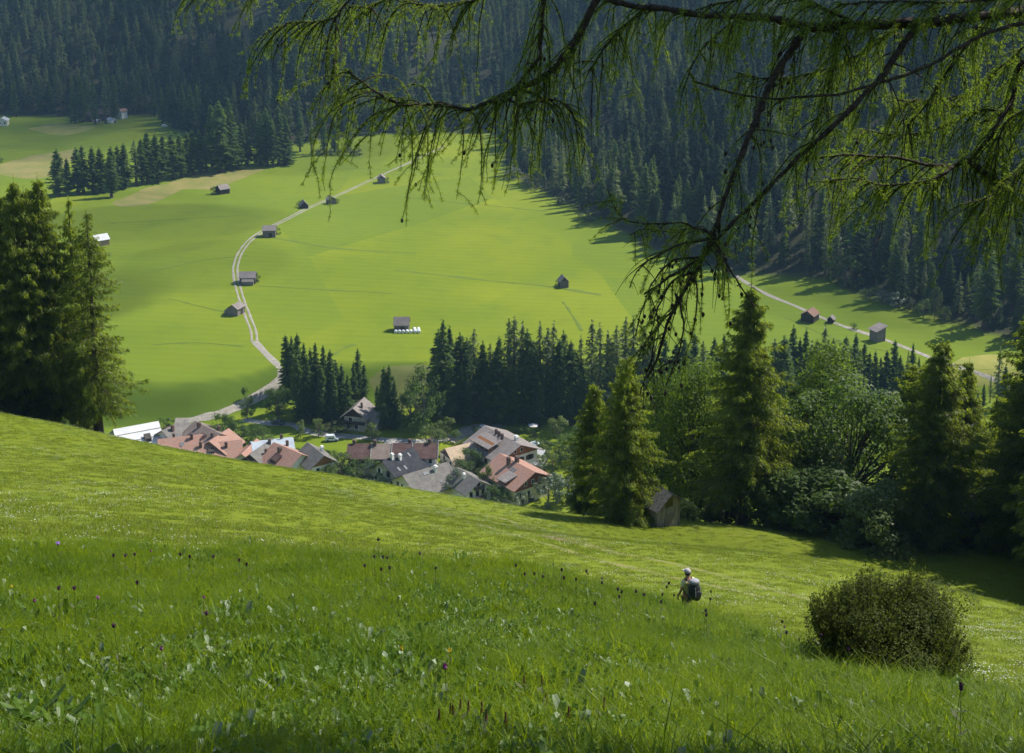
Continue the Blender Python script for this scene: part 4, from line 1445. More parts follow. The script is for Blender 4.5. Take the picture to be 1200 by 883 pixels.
def balcony(root, l, w, face, u0, u1, z, mat, depth=1.2):
    nx, ny = FACE[face]
    mb = MB()
    L_ = u1 - u0; uc = (u0 + u1) / 2
    def bx(u, zz, off, du, dz, dn):
        mb.box(on_face(face, l, w, u, zz, off), (dn, du, dz) if nx else (du, dn, dz))
    bx(uc, z, depth / 2, L_, 0.16, depth)
    bx(uc, z + 0.98, depth - 0.05, L_, 0.10, 0.12)
    n = int(L_ / 0.22)
    for i in range(n + 1):
        bx(u0 + 0.06 + (L_ - 0.12) * i / n, z + 0.5, depth - 0.05, 0.15, 0.86, 0.05)
    for uu in (u0 + 0.04, u1 - 0.04):
        bx(uu, z + 0.5, depth / 2 - 0.03, 0.06, 0.9, depth - 0.12)
    return mb.build('balcony', M[mat], root)


def at_px(px, py, extra=0.0):
    P = vhit(px, py)
    return P


def house(name, px, py, nrm, l, w, hw, hr, wall, roof, label, cat='house', o=0.9, oe=0.9, group=None, t=0.22, zoff=0.0, P=None):
    P = vhit(px, py) if P is None else P
    rz = math.atan2(nrm[1], nrm[0])
    root = empty(name, (P[0], P[1], P[2] + zoff), rz, label, cat, group)
    walls(root, l, w, hw, hr, M[wall])
    r = gable_roof(root, l, w, hw, hr, o, oe, t, M[roof])
    return root, r


# white roofed barn at the left
r, rf = house('barn', 161, 529, (0.88, 0.48), 13.0, 15.5, 4.2, 4.2, 'wood', 'sheet_white', 'large barn with a broad white sheet roof below the left larches', 'barn', 0.6, 0.5)
mb = MB()
a = math.atan2(4.2, 7.75)
for tq_ in (0.34, 0.68):
    mb.box((0, -7.75 * (1 - tq_), 4.2 + 4.2 * tq_ + 0.27), (14.0, 0.22, 0.10), rx=a)
mb.build('roof_seam', M['tile_grey'], rf)
mb = MB(); mb.prism([(-6.6, 3.8), (-5.4, 3.8), (-4.4, 7.1), (-6.6, 6.2)], 1.2, 3.2)
mb.build('dormer', M['wood_dark'], rf)
door(r, 13, 15.5, '+x', 0, 3.4, 3.2)

# row of pitched roofs behind the hill edge
r, rf = house('house', 205, 527, (-0.5, -0.87), 9, 9.5, 5.0, 3.0, 'plaster', 'tile_grey', 'small house with hipped looking grey roof right of the white barn roof')
chimney(rf, 2.0, 1.5, 8.6); window(r, 9, 9.5, '+x', -1.5, 3.6); window(r, 9, 9.5, '+x', 1.5, 3.6)
mb = MB(); mb.prism([(-3.6, 5.2), (-2.2, 5.2), (-2.2, 7.2), (-3.6, 6.6)], -1.2, 1.2); mb.build('dormer', M['tile_brown'], rf)
r, rf = house('house', 213, 540, (0.95, 0.3), 12, 9.5, 4.6, 3.0, 'plaster', 'tile_pink', 'pink roofed house just behind the hill edge, nearest the white barn')
chimney(rf, 3.2, -1.0, 8.4); chimney(rf, -2.0, 1.0, 8.2, 0.7)
skylight(rf, 9.5, 4.6, 3.0, 0.2, -1, 0.45)
r, rf = house('house', 245, 532, (0.72, -0.70), 13, 12, 5.2, 3.3, 'plaster', 'tile_taupe', 'house with wide taupe roof before the dark leafy trees')
chimney(rf, -3.2, -1.2, 9.3, 0.9); chimney(rf, 2.2, 2.4, 8.7)
mb = MB(); mb.prism([(-4.6, 5.6), (-2.4, 5.6), (-2.4, 7.9), (-4.6, 6.9)], 0.5, 3.0); mb.build('dormer', M['tile_brown'], rf)
for u in (-3, 0, 3): window(r, 13, 12, '+x', u, 3.8)
r, rf = house('house', 250, 546, (0.97, 0.25), 16, 9, 4.4, 2.9, 'plaster', 'tile_pink', 'long pink roofed house behind the grey board fence')
chimney(rf, -3.5, -1.0, 8.0, 0.8); chimney(rf, 4.0, -1.8, 7.5, 0.8)
mb = MB(); mb.prism([(-3.4, 4.6), (-2.0, 4.6), (-2.0, 6.6), (-3.4, 6.0)], -1.4, 0.4); mb.build('dormer', M['wood_dark'], rf)
r, rf = house('house', 258, 540, (-0.35, -0.94), 9, 10, 5.2, 3.0, 'plaster', 'tile_pink', 'pink gabled house in the middle of the pink roofs')
chimney(rf, 0.5, -2.0, 8.5, 0.9); window(r, 9, 10, '+x', 0, 4.5)
r, rf = house('house', 293, 547, (-0.2, -0.98), 10, 7, 3.8, 2.6, 'plaster', 'tile_pink', 'small pink roofed house with a white gable by the dark gable')
window(r, 10, 7, '+x', 0, 3.0)
r, rf = house('house', 307, 549, (-0.35, -0.94), 11, 9.5, 3.6, 3.2, 'wood_dark', 'tile_grey', 'house with dark timber gable and pale grey roof among the pink roofs')
chimney(rf, 1.5, 2.6, 6.8, 0.7)
r, rf = house('house', 320, 541, (0.96, 0.28), 11, 8.5, 5.2, 1.5, 'plaster', 'sheet_blue', 'white house with flat bluish metal roof behind the pink roofs')
chimney(rf, -1.0, -1.5, 7.6, 0.8); chimney(rf, 2.8, 0.5, 7.8, 0.8); chimney(rf, 4.2, -2.8, 7.0, 0.8)
window(r, 11, 8.5, '-y', -2.5, 4.0); window(r, 11, 8.5, '-y', 0.6, 4.0, 0.9, 1.6); window(r, 11, 8.5, '-y', 3.4, 4.0)
r, rf = house('house', 338, 556, (0.75, -0.66), 11.5, 12, 4.6, 3.5, 'plaster', 'tile_pink', 'rightmost pink roofed house, its roof hooked round a dormer')
chimney(rf, -1.5, -1.8, 8.4, 1.0)
mb = MB(); mb.prism([(-5.4, 4.9), (-3.0, 4.9), (-3.0, 7.4), (-5.4, 6.2)], -1.6, 1.0); mb.build('dormer', M['tile_brown'], rf)
for u in (-2.5, 2.5): window(r, 11.5, 12, '+x', u, 3.4)
r, rf = house('house', 371, 558, (0.55, -0.83), 10, 8.5, 5.4, 3.0, 'plaster', 'tile_grey', 'narrow house with grey roof and white gable right of the pink roofs')
chimney(rf, 0.8, 1.6, 9.0, 0.8, mat='plaster'); skylight(rf, 8.5, 5.4, 3.0, -1.5, 1, 0.5)
for u in (-1.8, 1.8): window(r, 10, 8.5, '+x', u, 4.2)
cladding(r, 10, 8.5, 5.4, 3.0, '+x', 5.4, 'wood_warm')
balcony(r, 10, 8.5, '+x', -3.6, 3.6, 2.6, 'wood_dark')

# grey board fence on the slope before the pink roofs
a = col(240, 352); b = col(292, 350)
mb = MB()
n = 44
pv = None
for i in range(n):
    q = a + (b - a) * i / (n - 1)
    mb.box((q[0] - a[0], q[1] - a[1], gz(q[0], q[1]) - a[2] + 1.3), (0.27, 0.06, 3.0 + 0.15 * random.uniform(-1, 1)), rz=math.atan2(b[1] - a[1], b[0] - a[0]))
fe = mb.build('board_fence', M['wood']); fe.location = a
tag(fe, 'grey upright board fence before the pink roofed houses', 'fence')

# the long brown roofed row
P = vhit(461, 550)
rz = 0.02
root = empty('row_house', tuple(P), rz, 'long row of white houses under four dark brown roofs', 'house')
Lr, Wr, HW, HR = 26.0, 8.4, 5.8, 2.3
walls(root, Lr, Wr, HW, HR, M['plaster'])
xs = [-13.7, -6.4, -0.2, 6.0, 13.7]
for i in range(4):
    rf = gable_roof(root, Lr, Wr, HW + (0.0, -0.10, 0.06, -0.06)[i], HR, 0.9, 0, 0.22, M['tile_taupe' if i == 1 else 'tile_brown'], xs[i], xs[i + 1] - 0.015,
                    'paler taupe section of roof' if i == 1 else None)
    chimney(rf, xs[i] + (2.0, 1.0, 5.3, 5.0)[i], (0.3, -0.4, 0.6, 0.2)[i], 8.9 + 0.2 * (i % 2), 0.9, 1.6)
    mb = MB(); mb.prism([(-5.42, HW - 0.45), (-5.42, HW - 0.23), (0.02, HW + HR + 0.42), (0.02, HW + HR + 0.2)], xs[i + 1] - 0.10, xs[i + 1] + 0.04)
    mb.build('verge_board', M['plaster_grey'], rf)
for u in (-11, -8.6, -5.2, -3.0, 1.2, 3.2, 5.0, 7.6, 9.2, 11.4):
    window(root, Lr, Wr, '-y', u, 4.3 if u > 0 else 4.4, 0.9, 1.2, 'frame_white', None)
for u in (4.8, 9.6): window(root, Lr, Wr, '-y', u, 1.3, 1.0, 1.2)
door(root, Lr, Wr, '-y', 6.6, 1.6, 2.3, 'wood_red')
mb = MB(); mb.box((10.6, -5.6, 2.5), (5.0, 2.2, 0.16), rx=0.25)
for u in (8.3, 12.9): mb.box((u, -6.4, 1.2), (0.16, 0.16, 2.3))
mb.build('porch_roof', M['slate'], root)

# dark slate roofed house
r, rf = house('house', 466, 562, (-0.62, -0.78), 11.5, 12, 3.8, 4.0, 'plaster_grey', 'slate', 'grey house with steep dark slate roof and roof windows before the long row')
chimney(rf, 2.8, 0.6, 8.9, 0.8, 2.2, 'plaster'); chimney(rf, 0.5, 1.6, 8.2, 0.8, 2.2, 'plaster')
for x, tq_ in ((-3.4, 0.74), (1.0, 0.30), (3.4, 0.36)): skylight(rf, 12, 3.8, 4.0, x, 1, tq_, 0.6, 1.4)
window(r, 11.5, 12, '+x', -1.8, 4.4, 1.0, 1.5, 'frame_white', 'frame_white'); window(r, 11.5, 12, '+x', 1.8, 4.2, 1.2, 1.6, 'frame_red')
window(r, 11.5, 12, '+x', -3.2, 1.8); window(r, 11.5, 12, '+x', 3.0, 1.8)

# wide grey roof with four red-brown windows, and its white balcony house
r, rf = house('house', 499, 578, (-0.80, -0.60), 14, 13.5, 3.6, 3.8, 'plaster_cream', 'tile_grey', 'house under a wide grey roof with four dark red windows in its gable')
for u in (-3.9, -1.5, 0.9, 3.3): window(r, 14, 13.5, '+x', u, 3.2, 0.95, 1.4, 'frame_red')
skylight(rf, 13.5, 3.6, 3.8, 1.0, 1, 0.78, 1.6, 1.0)
skylight(rf, 13.5, 3.6, 3.8, -2.0, 1, 0.25, 0.6, 0.6)
chimney(rf, -2.4, 1.6, 8.0, 0.9, 2.0, 'plaster')
r, rf = house('house', 549, 583, (0.60, -0.80), 10, 8.5, 4.4, 2.6, 'plaster', 'tile_grey', 'white gabled house with small dark balconies at the hill edge')
balcony(r, 10, 8.5, '+x', -2.6, 1.8, 1.9, 'wood_dark'); balcony(r, 10, 8.5, '+x', -1.6, 1.6, 4.6, 'wood_dark', 0.9)
for u, z in ((-2.6, 3.4), (-0.4, 3.2), (1.6, 3.3), (0, 5.6), (-2.0, 0.9), (2.2, 0.9)): window(r, 10, 8.5, '+x', u, z, 0.8, 1.4, 'frame_red')
chimney(rf, 0, -1.5, 7.4, 0.7, 1.6, 'plaster')

# beige roofed white house
r, rf = house('house', 542, 548, (-0.86, -0.50), 10, 10, 4.2, 3.0, 'plaster', 'tile_beige', 'white house with light beige tiled roof left of the timber gabled chalet')
window(r, 10, 10, '+x', -2.2, 3.4, 1.0, 1.5); window(r, 10, 10, '+x', 2.0, 3.0, 1.0, 1.5); window(r, 10, 10, '+x', 2.2, 0.9); window(r, 10, 10, '+x', 0, 5.4, 0.7, 0.8)
mb = MB(); mb.prism([(-4.6, 4.3), (4.6, 4.3), (0, 7.0)], 5.02, 5.09); mb.build('cladding', M['wood_dark'], r)

# large chalet with timber gable
r, rf = house('chalet', 589, 548, (0.60, -0.80), 15.5, 14.5, 7.0, 3.2, 'plaster', 'shingle', 'large white chalet with warm timber gable and row of chimneys', 'house', 1.3, 1.6)
cladding(r, 15.5, 14.5, 7.0, 3.2, '+x', 6.6, 'wood_warm')
for u in (-1.2, 1.2): window(r, 15.7, 14.5, '+x', u, 8.2, 0.8, 1.0)
for u in (-5.6, -2.8, 0.8, 4.4): window(r, 15.5, 14.5, '+x', u, 5.0, 1.3, 1.4, 'frame_red', 'wood_dark' if u > 0 else None)
for u in (-5.4, -2.6): window(r, 15.5, 14.5, '+x', u, 1.6, 1.2, 1.5)
balcony(r, 15.5, 14.5, '+x', -7.0, -0.6, 3.4, 'wood_warm', 1.5)
mb = MB(); mb.box((7.85, -5.2, 5.2), (0.10, 3.4, 2.6)); mb.build('timber_bay', M['wood_warm'], r)
for x, y in ((-2.4, -0.6), (-0.6, -0.9), (1.4, -1.2)): chimney(rf, x, y, 11.2, 0.7, 1.6)
chimney(rf, 4.8, 1.6, 11.0, 1.0, 2.2, 'plaster')
# raised dormer across its left slope
mb = MB(); mb.prism([(-6.9, 7.2), (-4.9, 7.2), (-4.9, 9.9), (-6.9, 9.0)], -5.0, 2.6)
dm = mb.build('dormer', M['wood_warm'], rf)
mb = MB(); mb.prism([(-7.8, 9.0), (-7.8, 8.8), (-2.4, 10.1), (-2.4, 10.3)], -5.8, 3.2); mb.build('dormer_roof', M['shingle'], dm)
for x in (-3.4, -1.0, 1.4):
    mb = MB(); mb.box((x, -6.93, 8.1), (1.3, 0.08, 1.1)); mb.build('dormer_window', M['glass'], dm)
for u in (-5, -2, 1.5, 5): window(r, 15.5, 14.5, '-y', u, 4.4, 1.1, 1.3, 'frame_red')

# red roofed chalet
r, rf = house('chalet', 606, 578, (0.62, -0.78), 13.5, 13, 6.0, 3.2, 'plaster_cream', 'tile_pink', 'cream chalet with red roof and red brown timber gable before the large chalet', 'house', 1.2, 1.5)
cladding(r, 13.5, 13, 6.0, 3.2, '+x', 4.4, 'wood_red')
for u in (-2.4, 0.2, 2.8): window(r, 13.7, 13, '+x', u, 6.0, 0.7, 1.2, 'frame_white')
for u, z in ((-4.2, 2.8), (-1.2, 2.9), (2.0, 3.0), (4.4, 2.9), (-3.4, 0.9), (0.4, 0.7)): window(r, 13.5, 13, '+x', u, z, 0.9, 1.3)
mb = MB(); mb.box((6.9, -0.6, 1.0), (0.10, 1.6, 2.2)); mb.build('door', M['wood_dark'], r)
chimney(rf, -2.0, -1.6, 10.4, 0.9, 2.0); chimney(rf, -0.6, 0.4, 10.6, 1.0, 1.6)
for x in (0.6, 1.8): skylight(rf, 13, 6.0, 3.2, x, -1, 0.62, 0.8, 1.4)
mb = MB(); mb.prism([(-7.4, 6.0), (-4.6, 6.0), (-4.6, 7.6), (-7.4, 6.9)], 1.0, 4.0)
dm = mb.build('dormer', M['wood_red'], rf)
mb = MB(); mb.prism([(-8.0, 7.05), (-8.0, 6.85), (-3.4, 7.95), (-3.4, 8.15)], 0.5, 4.5); mb.build('dormer_roof', M['shingle'], dm)
for u in (-3.5, 0, 3.5): window(r, 13.5, 13, '-y', u, 3.2, 1.0, 1.2)

# small flat roofed annexe
r, rf = house('outbuilding', 628, 550, (0.9, -0.4), 5.5, 4.5, 2.4, 0.7, 'plaster_grey', 'sheet_white', 'small outbuilding with pale roof right of the red roofed chalet', 'outbuilding', 0.3, 0.3)
door(r, 5.5, 4.5, '+x', 0)
r, rf = house('greenhouse', 634, 537, (0.6, -0.8), 4.6, 3.2, 1.9, 0.8, 'sheet_blue', 'sheet_white', 'small white garden greenhouse among the shrubs', 'greenhouse', 0.12, 0.1)
door(r, 4.6, 3.2, '+x', 0, 0.9, 1.8, 'frame_white')

# old house above the village lane
r, rf = house('house', 421, 500, (-0.25, -0.97), 8, 7.2, 5.2, 2.8, 'plaster_grey', 'shingle', 'tall old house with grey gabled roof among the dark spruces', 'house', 1.1, 1.2)
cladding(r, 8, 7.2, 5.2, 2.8, '+x', 4.9, 'wood_dark')
for u, z in ((-1.4, 3.9), (0.6, 1.5), (-2.0, 1.5)): window(r, 8, 7.2, '+x', u, z, 1.2, 1.3, 'frame_white')
chimney(rf, 1.2, 1.5, 8.4, 0.6)
balcony(r, 8, 7.2, '+x', -3.5, 3.5, 2.6, 'wood_dark', 0.9)
r2, rf2 = house('house', 434, 499, (0.97, -0.2), 7.5, 7, 3.6, 2.6, 'plaster_grey', 'shingle', 'lower grey wing with two dark windows right of the tall old house', 'house', 0.7, 0.6)
for u in (-1.2, 1.6): window(r2, 7.5, 7, '-y', u, 1.8, 1.0, 1.2, 'frame_white')


# ---- hay barns in the meadow
def hay_barn(px, py, wpx, nrm, label, l=None, w=None, hw=2.6, hr=1.4, wall='wood', roof='shingle', o=0.5, group='weathered hay barns in the valley meadow', lean=None):
    P = vhit(px, py)
    zc = P[1] * CT - P[2] * ST
    size = wpx * zc / F
    l = l or size; w = w or size * 0.85
    r = empty('hay_barn', tuple(P), math.atan2(nrm[1], nrm[0]), label, 'hay barn', group)
    mb = MB()
    mb.prism([(-w / 2, -0.5), (w / 2, -0.5), (w / 2, hw), (0, hw + hr), (-w / 2, hw)], -l / 2, l / 2)
    n = int(hw / 0.3)
    for i in range(n):          # log courses
        z = 0.15 + i * 0.3
        mb.box((0, 0, z), (l + 0.06, w + 0.06, 0.20))
    for sx in (-1, 1):
        for sy in (-1, 1):
            mb.box((sx * l / 2, sy * w / 2, hw / 2 - 0.2), (0.3, 0.3, hw + 0.3))
    mb.build('wall', M[wall], r)
    gable_roof(r, l, w, hw, hr, o, o, 0.14, M[roof])
    door(r, l, w + 0.1, '-y', 0.1 * l, min(1.5, l * 0.3), min(1.9, hw * 0.8), 'wood_dark', 0.1)
    mb = MB(); mb.prism([(-w * 0.22, hw + 0.1), (w * 0.22, hw + 0.1), (0, hw + hr * 0.72)], l / 2 + 0.035, l / 2 + 0.075); mb.build('gable_opening', M['wood_dark'], r)
    if lean:
        mb = MB(); y0 = lean * (w / 2); y1 = lean * (w / 2 + 2.2)
        pl = [(y0, 0), (y1, 0), (y1, hw * 0.55), (y0, hw * 0.9)]
        mb.prism(pl if lean > 0 else pl[::-1], -l * 0.35, l * 0.45); mb.build('lean_to', M[wall], r)
    return r


hay_barn(277, 368, 15, (0.35, 0.94), 'weathered barn at the left side of the track just above its lower bend', hw=3.0, lean=1)
hay_barn(291, 331, 17, (1, 0.05), 'weathered barn right of the track with a low lean-to', hw=2.9, hr=1.8, lean=-1)
hay_barn(316, 277, 14, (1, 0.1), 'weathered barn where the track bends towards the upper right', hw=3.6, hr=1.7)
hay_barn(356, 244, 10, (0.3, -0.95), 'low half overgrown barn left of the straight track', hw=2.0, hr=2.2, wall='wood_dark')
hay_barn(388, 239, 10, (0.4, -0.9), 'small grey barn right beside the straight track', hw=3.0)
hay_barn(447, 214, 10, (0.1, -1), 'uppermost barn of the track, grey gable towards the valley', hw=3.0, hr=1.8)
hay_barn(261, 227, 12, (-0.7, -0.7), 'dark barn below the dry grass and the tree row', hw=3.2, hr=2.0, wall='wood_dark')
hay_barn(660, 336, 11, (0.2, -0.98), 'lone barn in the open meadow with a bush on its left', hw=3.0, hr=1.8)
hay_barn(471, 387, 16, (1, 0.0), 'barn with a row of white hay bales in front', hw=3.0, hr=2.2)
hay_barn(949, 376, 17, (-0.55, -0.83), 'barn with reddish roof on the right hand track', hw=3.0, hr=1.6, wall='wood_dark', roof='shingle_red', group='weathered hay barns on the right hand track')
hay_barn(974, 378, 7, (-0.5, -0.85), 'very small shed right of the reddish roofed barn', hw=1.8, hr=0.9, wall='wood_dark', group='weathered hay barns on the right hand track')
# tall barn with a single-pitch roof
P = vhit(1028, 399)
r = empty('hay_barn', tuple(P), math.atan2(-0.9, 0.42), 'tall dark barn with single pitch roof above the right hand track', 'hay barn', 'weathered hay barns on the right hand track')
mb = MB(); mb.prism([(-2.1, -0.5), (2.1, -0.5), (2.1, 5.6), (-2.1, 4.2)], -2.0, 2.0)
for k in range(11): mb.box((2.02, -2.0 + k * 0.4, 2.2), (0.05, 0.05, 4.0))
mb.build('wall', M['wood'], r)
mb = MB(); mb.prism([(-2.7, 4.05), (2.7, 5.85), (2.7, 6.0), (-2.7, 4.2)], -2.5, 2.5); mb.build('roof', M['shingle'], r)
mb = MB(); mb.box((-2.04, 0.3, 1.2), (0.08, 1.5, 2.2)); mb.build('door', M['wood_dark'], r)
# new pale barn by the left stand
hay_barn(118, 287, 15, (-0.75, -0.66), 'pale new wooden barn with white roof beside the left larches', hw=3.0, hr=2.0, wall='wood_new', roof='sheet_white', group='pale barns')

# wrapped bales before the barn
B0 = vhit(471, 390)
def bale(x, y, rz, label, group):
    z = gz(x, y)
    n = 18; rr = 0.62; ww = 1.2
    mb = MB()
    prof = [(-ww / 2, rr * 0.86), (-ww / 2 + 0.07, rr), (ww / 2 - 0.07, rr), (ww / 2, rr * 0.86)]
    vs = []; fs = []
    for xx, r_ in prof:
        for k in range(n):
            w_ = 2 * math.pi * k / n
            vs.append((xx, r_ * math.cos(w_), rr - 0.03 + r_ * math.sin(w_)))
    for i in range(3):
        for k in range(n): fs.append((i * n + k, i * n + (k + 1) % n, (i + 1) * n + (k + 1) % n, (i + 1) * n + k))
    fs += [tuple(range(n - 1, -1, -1)), tuple(range(3 * n, 4 * n))]
    mb.add(vs, fs, False)
    if not hasattr(bale, 'me'): bale.me = mb.mesh('hay_bale'); bale.me.materials.append(M['bale'])
    o = bpy.data.objects.new('hay_bale', bale.me); COL.objects.link(o)
    o.location = (x, y, z); o.rotation_euler = (0, 0, rz)
    tag(o, label, 'hay bale', group)
for k in range(5):
    bale(B0[0] - 2.3 + k * 1.42, B0[1] - 0.4, 1.57, 'white wrapped round bale in the row along the barn front', 'white bales in the row along the barn front')
for k in range(2):
    for q in range(3):
        bale(B0[0] + 5.1 + k * 1.5 - q * 0.25, B0[1] - 0.5 + q * 1.6, 1.72, 'white wrapped round bale in the two files right of the barn', 'white bales in the files beside the barn')

# farm hamlet under the trees at the upper left, and the building at the left edge
for px, py, wp, nrm, wl, ro, lb, hw in ((4, 147, 12, (0.2, -0.98), 'plaster_cream', 'sheet_white', 'small pale house at the left edge of the far meadow', 4.0),
                                    (88, 141, 9, (0.3, -0.95), 'plaster_grey', 'shingle', 'leftmost house of the hamlet under the trees', 5.0),
                                    (104, 142, 15, (0.9, -0.4), 'wood_dark', 'tile_brown', 'dark barn of the hamlet under the trees', 5.5),
                                    (125, 141, 17, (0.95, -0.3), 'wood_dark', 'tile_brown', 'largest dark barn of the hamlet beside the tall house', 5.5),
                                    (143, 139, 9, (-0.4, -0.9), 'plaster', 'tile_pink', 'tall pale house at the right end of the hamlet', 6.0),
                                    (131, 144, 8, (0.8, -0.5), 'plaster', 'sheet_white', 'small white shed in front of the hamlet barns', 2.4),
                                    (114, 144, 6, (0.8, -0.5), 'plaster_grey', 'sheet_white', 'pale hut before the dark hamlet barn', 2.2)):
    P = vhit(px, py); zc = P[1] * CT - P[2] * ST; s = wp * zc / F
    r, rf = house('house' if 'house' in lb else 'barn', px, py, nrm, s * 1.1, s * 0.9, hw, s * 0.25, wl, ro, lb, 'house' if 'house' in lb else 'barn', 0.6, 0.6, P=P)
    if hw > 3:
        for u in (-0.25, 0.25):
            window(r, s * 1.1, s * 0.9, '+x', u * s * 0.9, hw * 0.6, 1.2, 1.3, 'frame_white')
    else:
        door(r, s * 1.1, s * 0.9, '+x', 0, 1.2, 1.8)


# ---- vehicles and small things in the village
def car(px, py, rz, paint, label, van=False):
    P = vhit(px, py)
    r = empty('parked_car', (P[0], P[1], P[2] + 0.12), rz, label, 'car')
    m = surf_mat('car_paint', paint, [c * 0.9 for c in paint], 1, 0.25, spec=0.5)
    H_ = 1.95 if van else 1.42
    prof = [(-2.1, 0.3), (2.1, 0.3), (2.15, 0.75), (1.3, 0.92), (0.75, H_), (-1.7 if van else -1.3, H_), (-2.08, 0.95)]
    mb = MB()
    vs = [(x, -0.82 + (0.10 if z > 1 else 0), z) for x, z in prof] + [(x, 0.82 - (0.10 if z > 1 else 0), z) for x, z in prof]
    n = len(prof)
    fs = [tuple(range(n)), tuple(range(2 * n - 1, n - 1, -1))] + [(i, n + i, n + (i + 1) % n, (i + 1) % n) for i in range(n)]
    mb.add(vs, fs)
    mb.build('body', m, r)
    mb = MB()
    for s in (-1, 1): mb.box((-0.3, s * 0.80, 1.14), (1.9, 0.03, 0.36))
    mb.box((1.06, 0, 1.16), (0.05, 1.3, 0.42), ry=-0.85)
    mb.build('window', M['glass'], r)
    for x in (-1.3, 1.35):
        for s in (-1, 1):
            mb = MB(); mb.tube([(x, s * 0.62, 0.32), (x, s * 0.86, 0.32)], 0.32, 14); mb.build('wheel', M['slate'], r)
    for s in (-1, 1):
        mb = MB(); mb.box((2.13, s * 0.58, 0.66), (0.06, 0.34, 0.16)); mb.build('headlight', M['metal'], r)
car(566, 504, 0.3, (0.7, 0.7, 0.7), 'white car parked on the gravel yard behind the large chalet')
car(326, 498, -0.25, (0.10, 0.11, 0.12), 'dark car on the village lane below the broad tree')
car(389, 517, 0.1, (0.62, 0.66, 0.70), 'pale van in the grass left of the long row', True)
car(193, 149, 0.2, (0.75, 0.76, 0.78), 'white van standing under the trees of the upper left wood', True)
# garden parasols
for px, py, c, lb in ((627, 527, (0.55, 0.62, 0.70), 'pale blue garden parasol right of the large chalet'), (625, 506, (0.66, 0.6, 0.56), 'pale garden parasol before the dark wood edge')):
    P = vhit(px, py)
    r = empty('garden_parasol', tuple(P), 0, lb, 'parasol')
    mb = MB(); mb.tube([(0, 0, 0), (0, 0, 2.6)], 0.04, 8); mb.build('pole', M['metal'], r)
    mb = MB(); k = 8
    vs = [(0, 0, 2.75)] + [(1.7 * math.cos(6.2832 * i / k), 1.7 * math.sin(6.2832 * i / k), 2.15) for i in range(k)] + [(0, 0, 2.68)] + [(1.68 * math.cos(6.2832 * i / k), 1.68 * math.sin(6.2832 * i / k), 2.05) for i in range(k)]
    fs = [(0, 1 + i, 1 + (i + 1) % k) for i in range(k)] + [(k + 1, k + 2 + (i + 1) % k, k + 2 + i) for i in range(k)] + [(1 + i, k + 2 + i, k + 2 + (i + 1) % k, 1 + (i + 1) % k) for i in range(k)]
    mb.add(vs, fs); mb.build('canopy', surf_mat('parasol_cloth', c, [x * 0.9 for x in c], 2), r)

# ---- wooden hay shed on the near hillside
P = col(766, 101.5)
P[2] = gz(P[0], P[1])
hs = empty('hay_shed', (P[0] - 0.2, P[1], P[2] - 0.15), math.atan2(-0.80, 0.60), 'weathered wooden hay shed under the drooping larch', 'shed')
l, w, hw, hr = 4.0, 2.5, 2.75, 0.9
mb = MB()
mb.prism([(-w / 2, -1.2), (w / 2, -1.2), (w / 2, hw), (0, hw + hr), (-w / 2, hw)], -l / 2, l / 2)
k = 0
for s in (-1, 1):
    y = -w / 2
    i = 0
    while y < w / 2 - 0.05:      # upright boards of uneven width
        bw = random.uniform(0.14, 0.22)
        yc = y + bw / 2
        top = hw + hr * (1 - abs(yc) / (w / 2)) - 0.06
        if not (s > 0 and abs(yc) < 0.55): mb.box((s * (l / 2 + 0.02 + random.uniform(0, 0.012)), yc, top / 2 - 0.45), (0.035, bw - 0.015, top + 0.85))
        else: mb.box((s * (l / 2 + 0.02 + random.uniform(0, 0.012)), yc, 0.72), (0.035, bw - 0.015, 3.1))
        y += bw
    x = -l / 2
    while x < l / 2 - 0.05:
        bw = random.uniform(0.15, 0.24)
        mb.box((x + bw / 2, s * (w / 2 + 0.02 + random.uniform(0, 0.012)), hw / 2 - 0.5), (bw - 0.015, 0.035, hw + 0.9))
        x += bw
M['shed_board'] = surf_mat('grey_shed_boards', (0.32, 0.29, 0.25), (0.17, 0.15, 0.13), 1.2, 0.9, (4, 4, 0.6), 0.5, 0.2)
mb.build('wall', M['shed_board'], hs)
mb = MB(); mb.box((l / 2 + 0.022, 0, 2.72), (0.03, 1.06, 0.75)); mb.build('loft_opening', M['glass'], hs)
mb = MB(); mb.box((l / 2 + 0.062, 0.1, 0.9), (0.05, 1.1, 1.7))
for z in (0.4, 1.4): mb.box((l / 2 + 0.10, 0.1, z), (0.04, 1.0, 0.14))
mb.build('door', M['wood'], hs)
M['shed_roof'] = surf_mat('old_roof_boards', (0.15, 0.155, 0.14), (0.08, 0.072, 0.065), 1.2, 0.95, (4, 4, 0.6), 0.5, 0.3, 0.1)
rf = gable_roof(hs, l, w, hw, hr, 0.45, 0.5, 0.06, M['shed_roof'])
mb = MB()
x = -l / 2 - 0.45
while x < l / 2 + 0.40:           # loose roof boards
    bw = random.uniform(0.16, 0.24)
    for s in (-1, 1):
        k_r = hr / (w / 2); L_ = math.hypot(w / 2 + 0.5, (w / 2 + 0.5) * k_r)
        mb.box((x + bw / 2, s * (w / 4 + 0.24), hw + 0.11 + hr - (w / 4 + 0.24) * k_r + random.uniform(0, 0.02)), (bw - 0.02, L_ + random.uniform(-0.1, 0.12), 0.035), rx=-s * math.atan(k_r))
    x += bw
mb.build('roof_board', M['shed_roof'], rf)
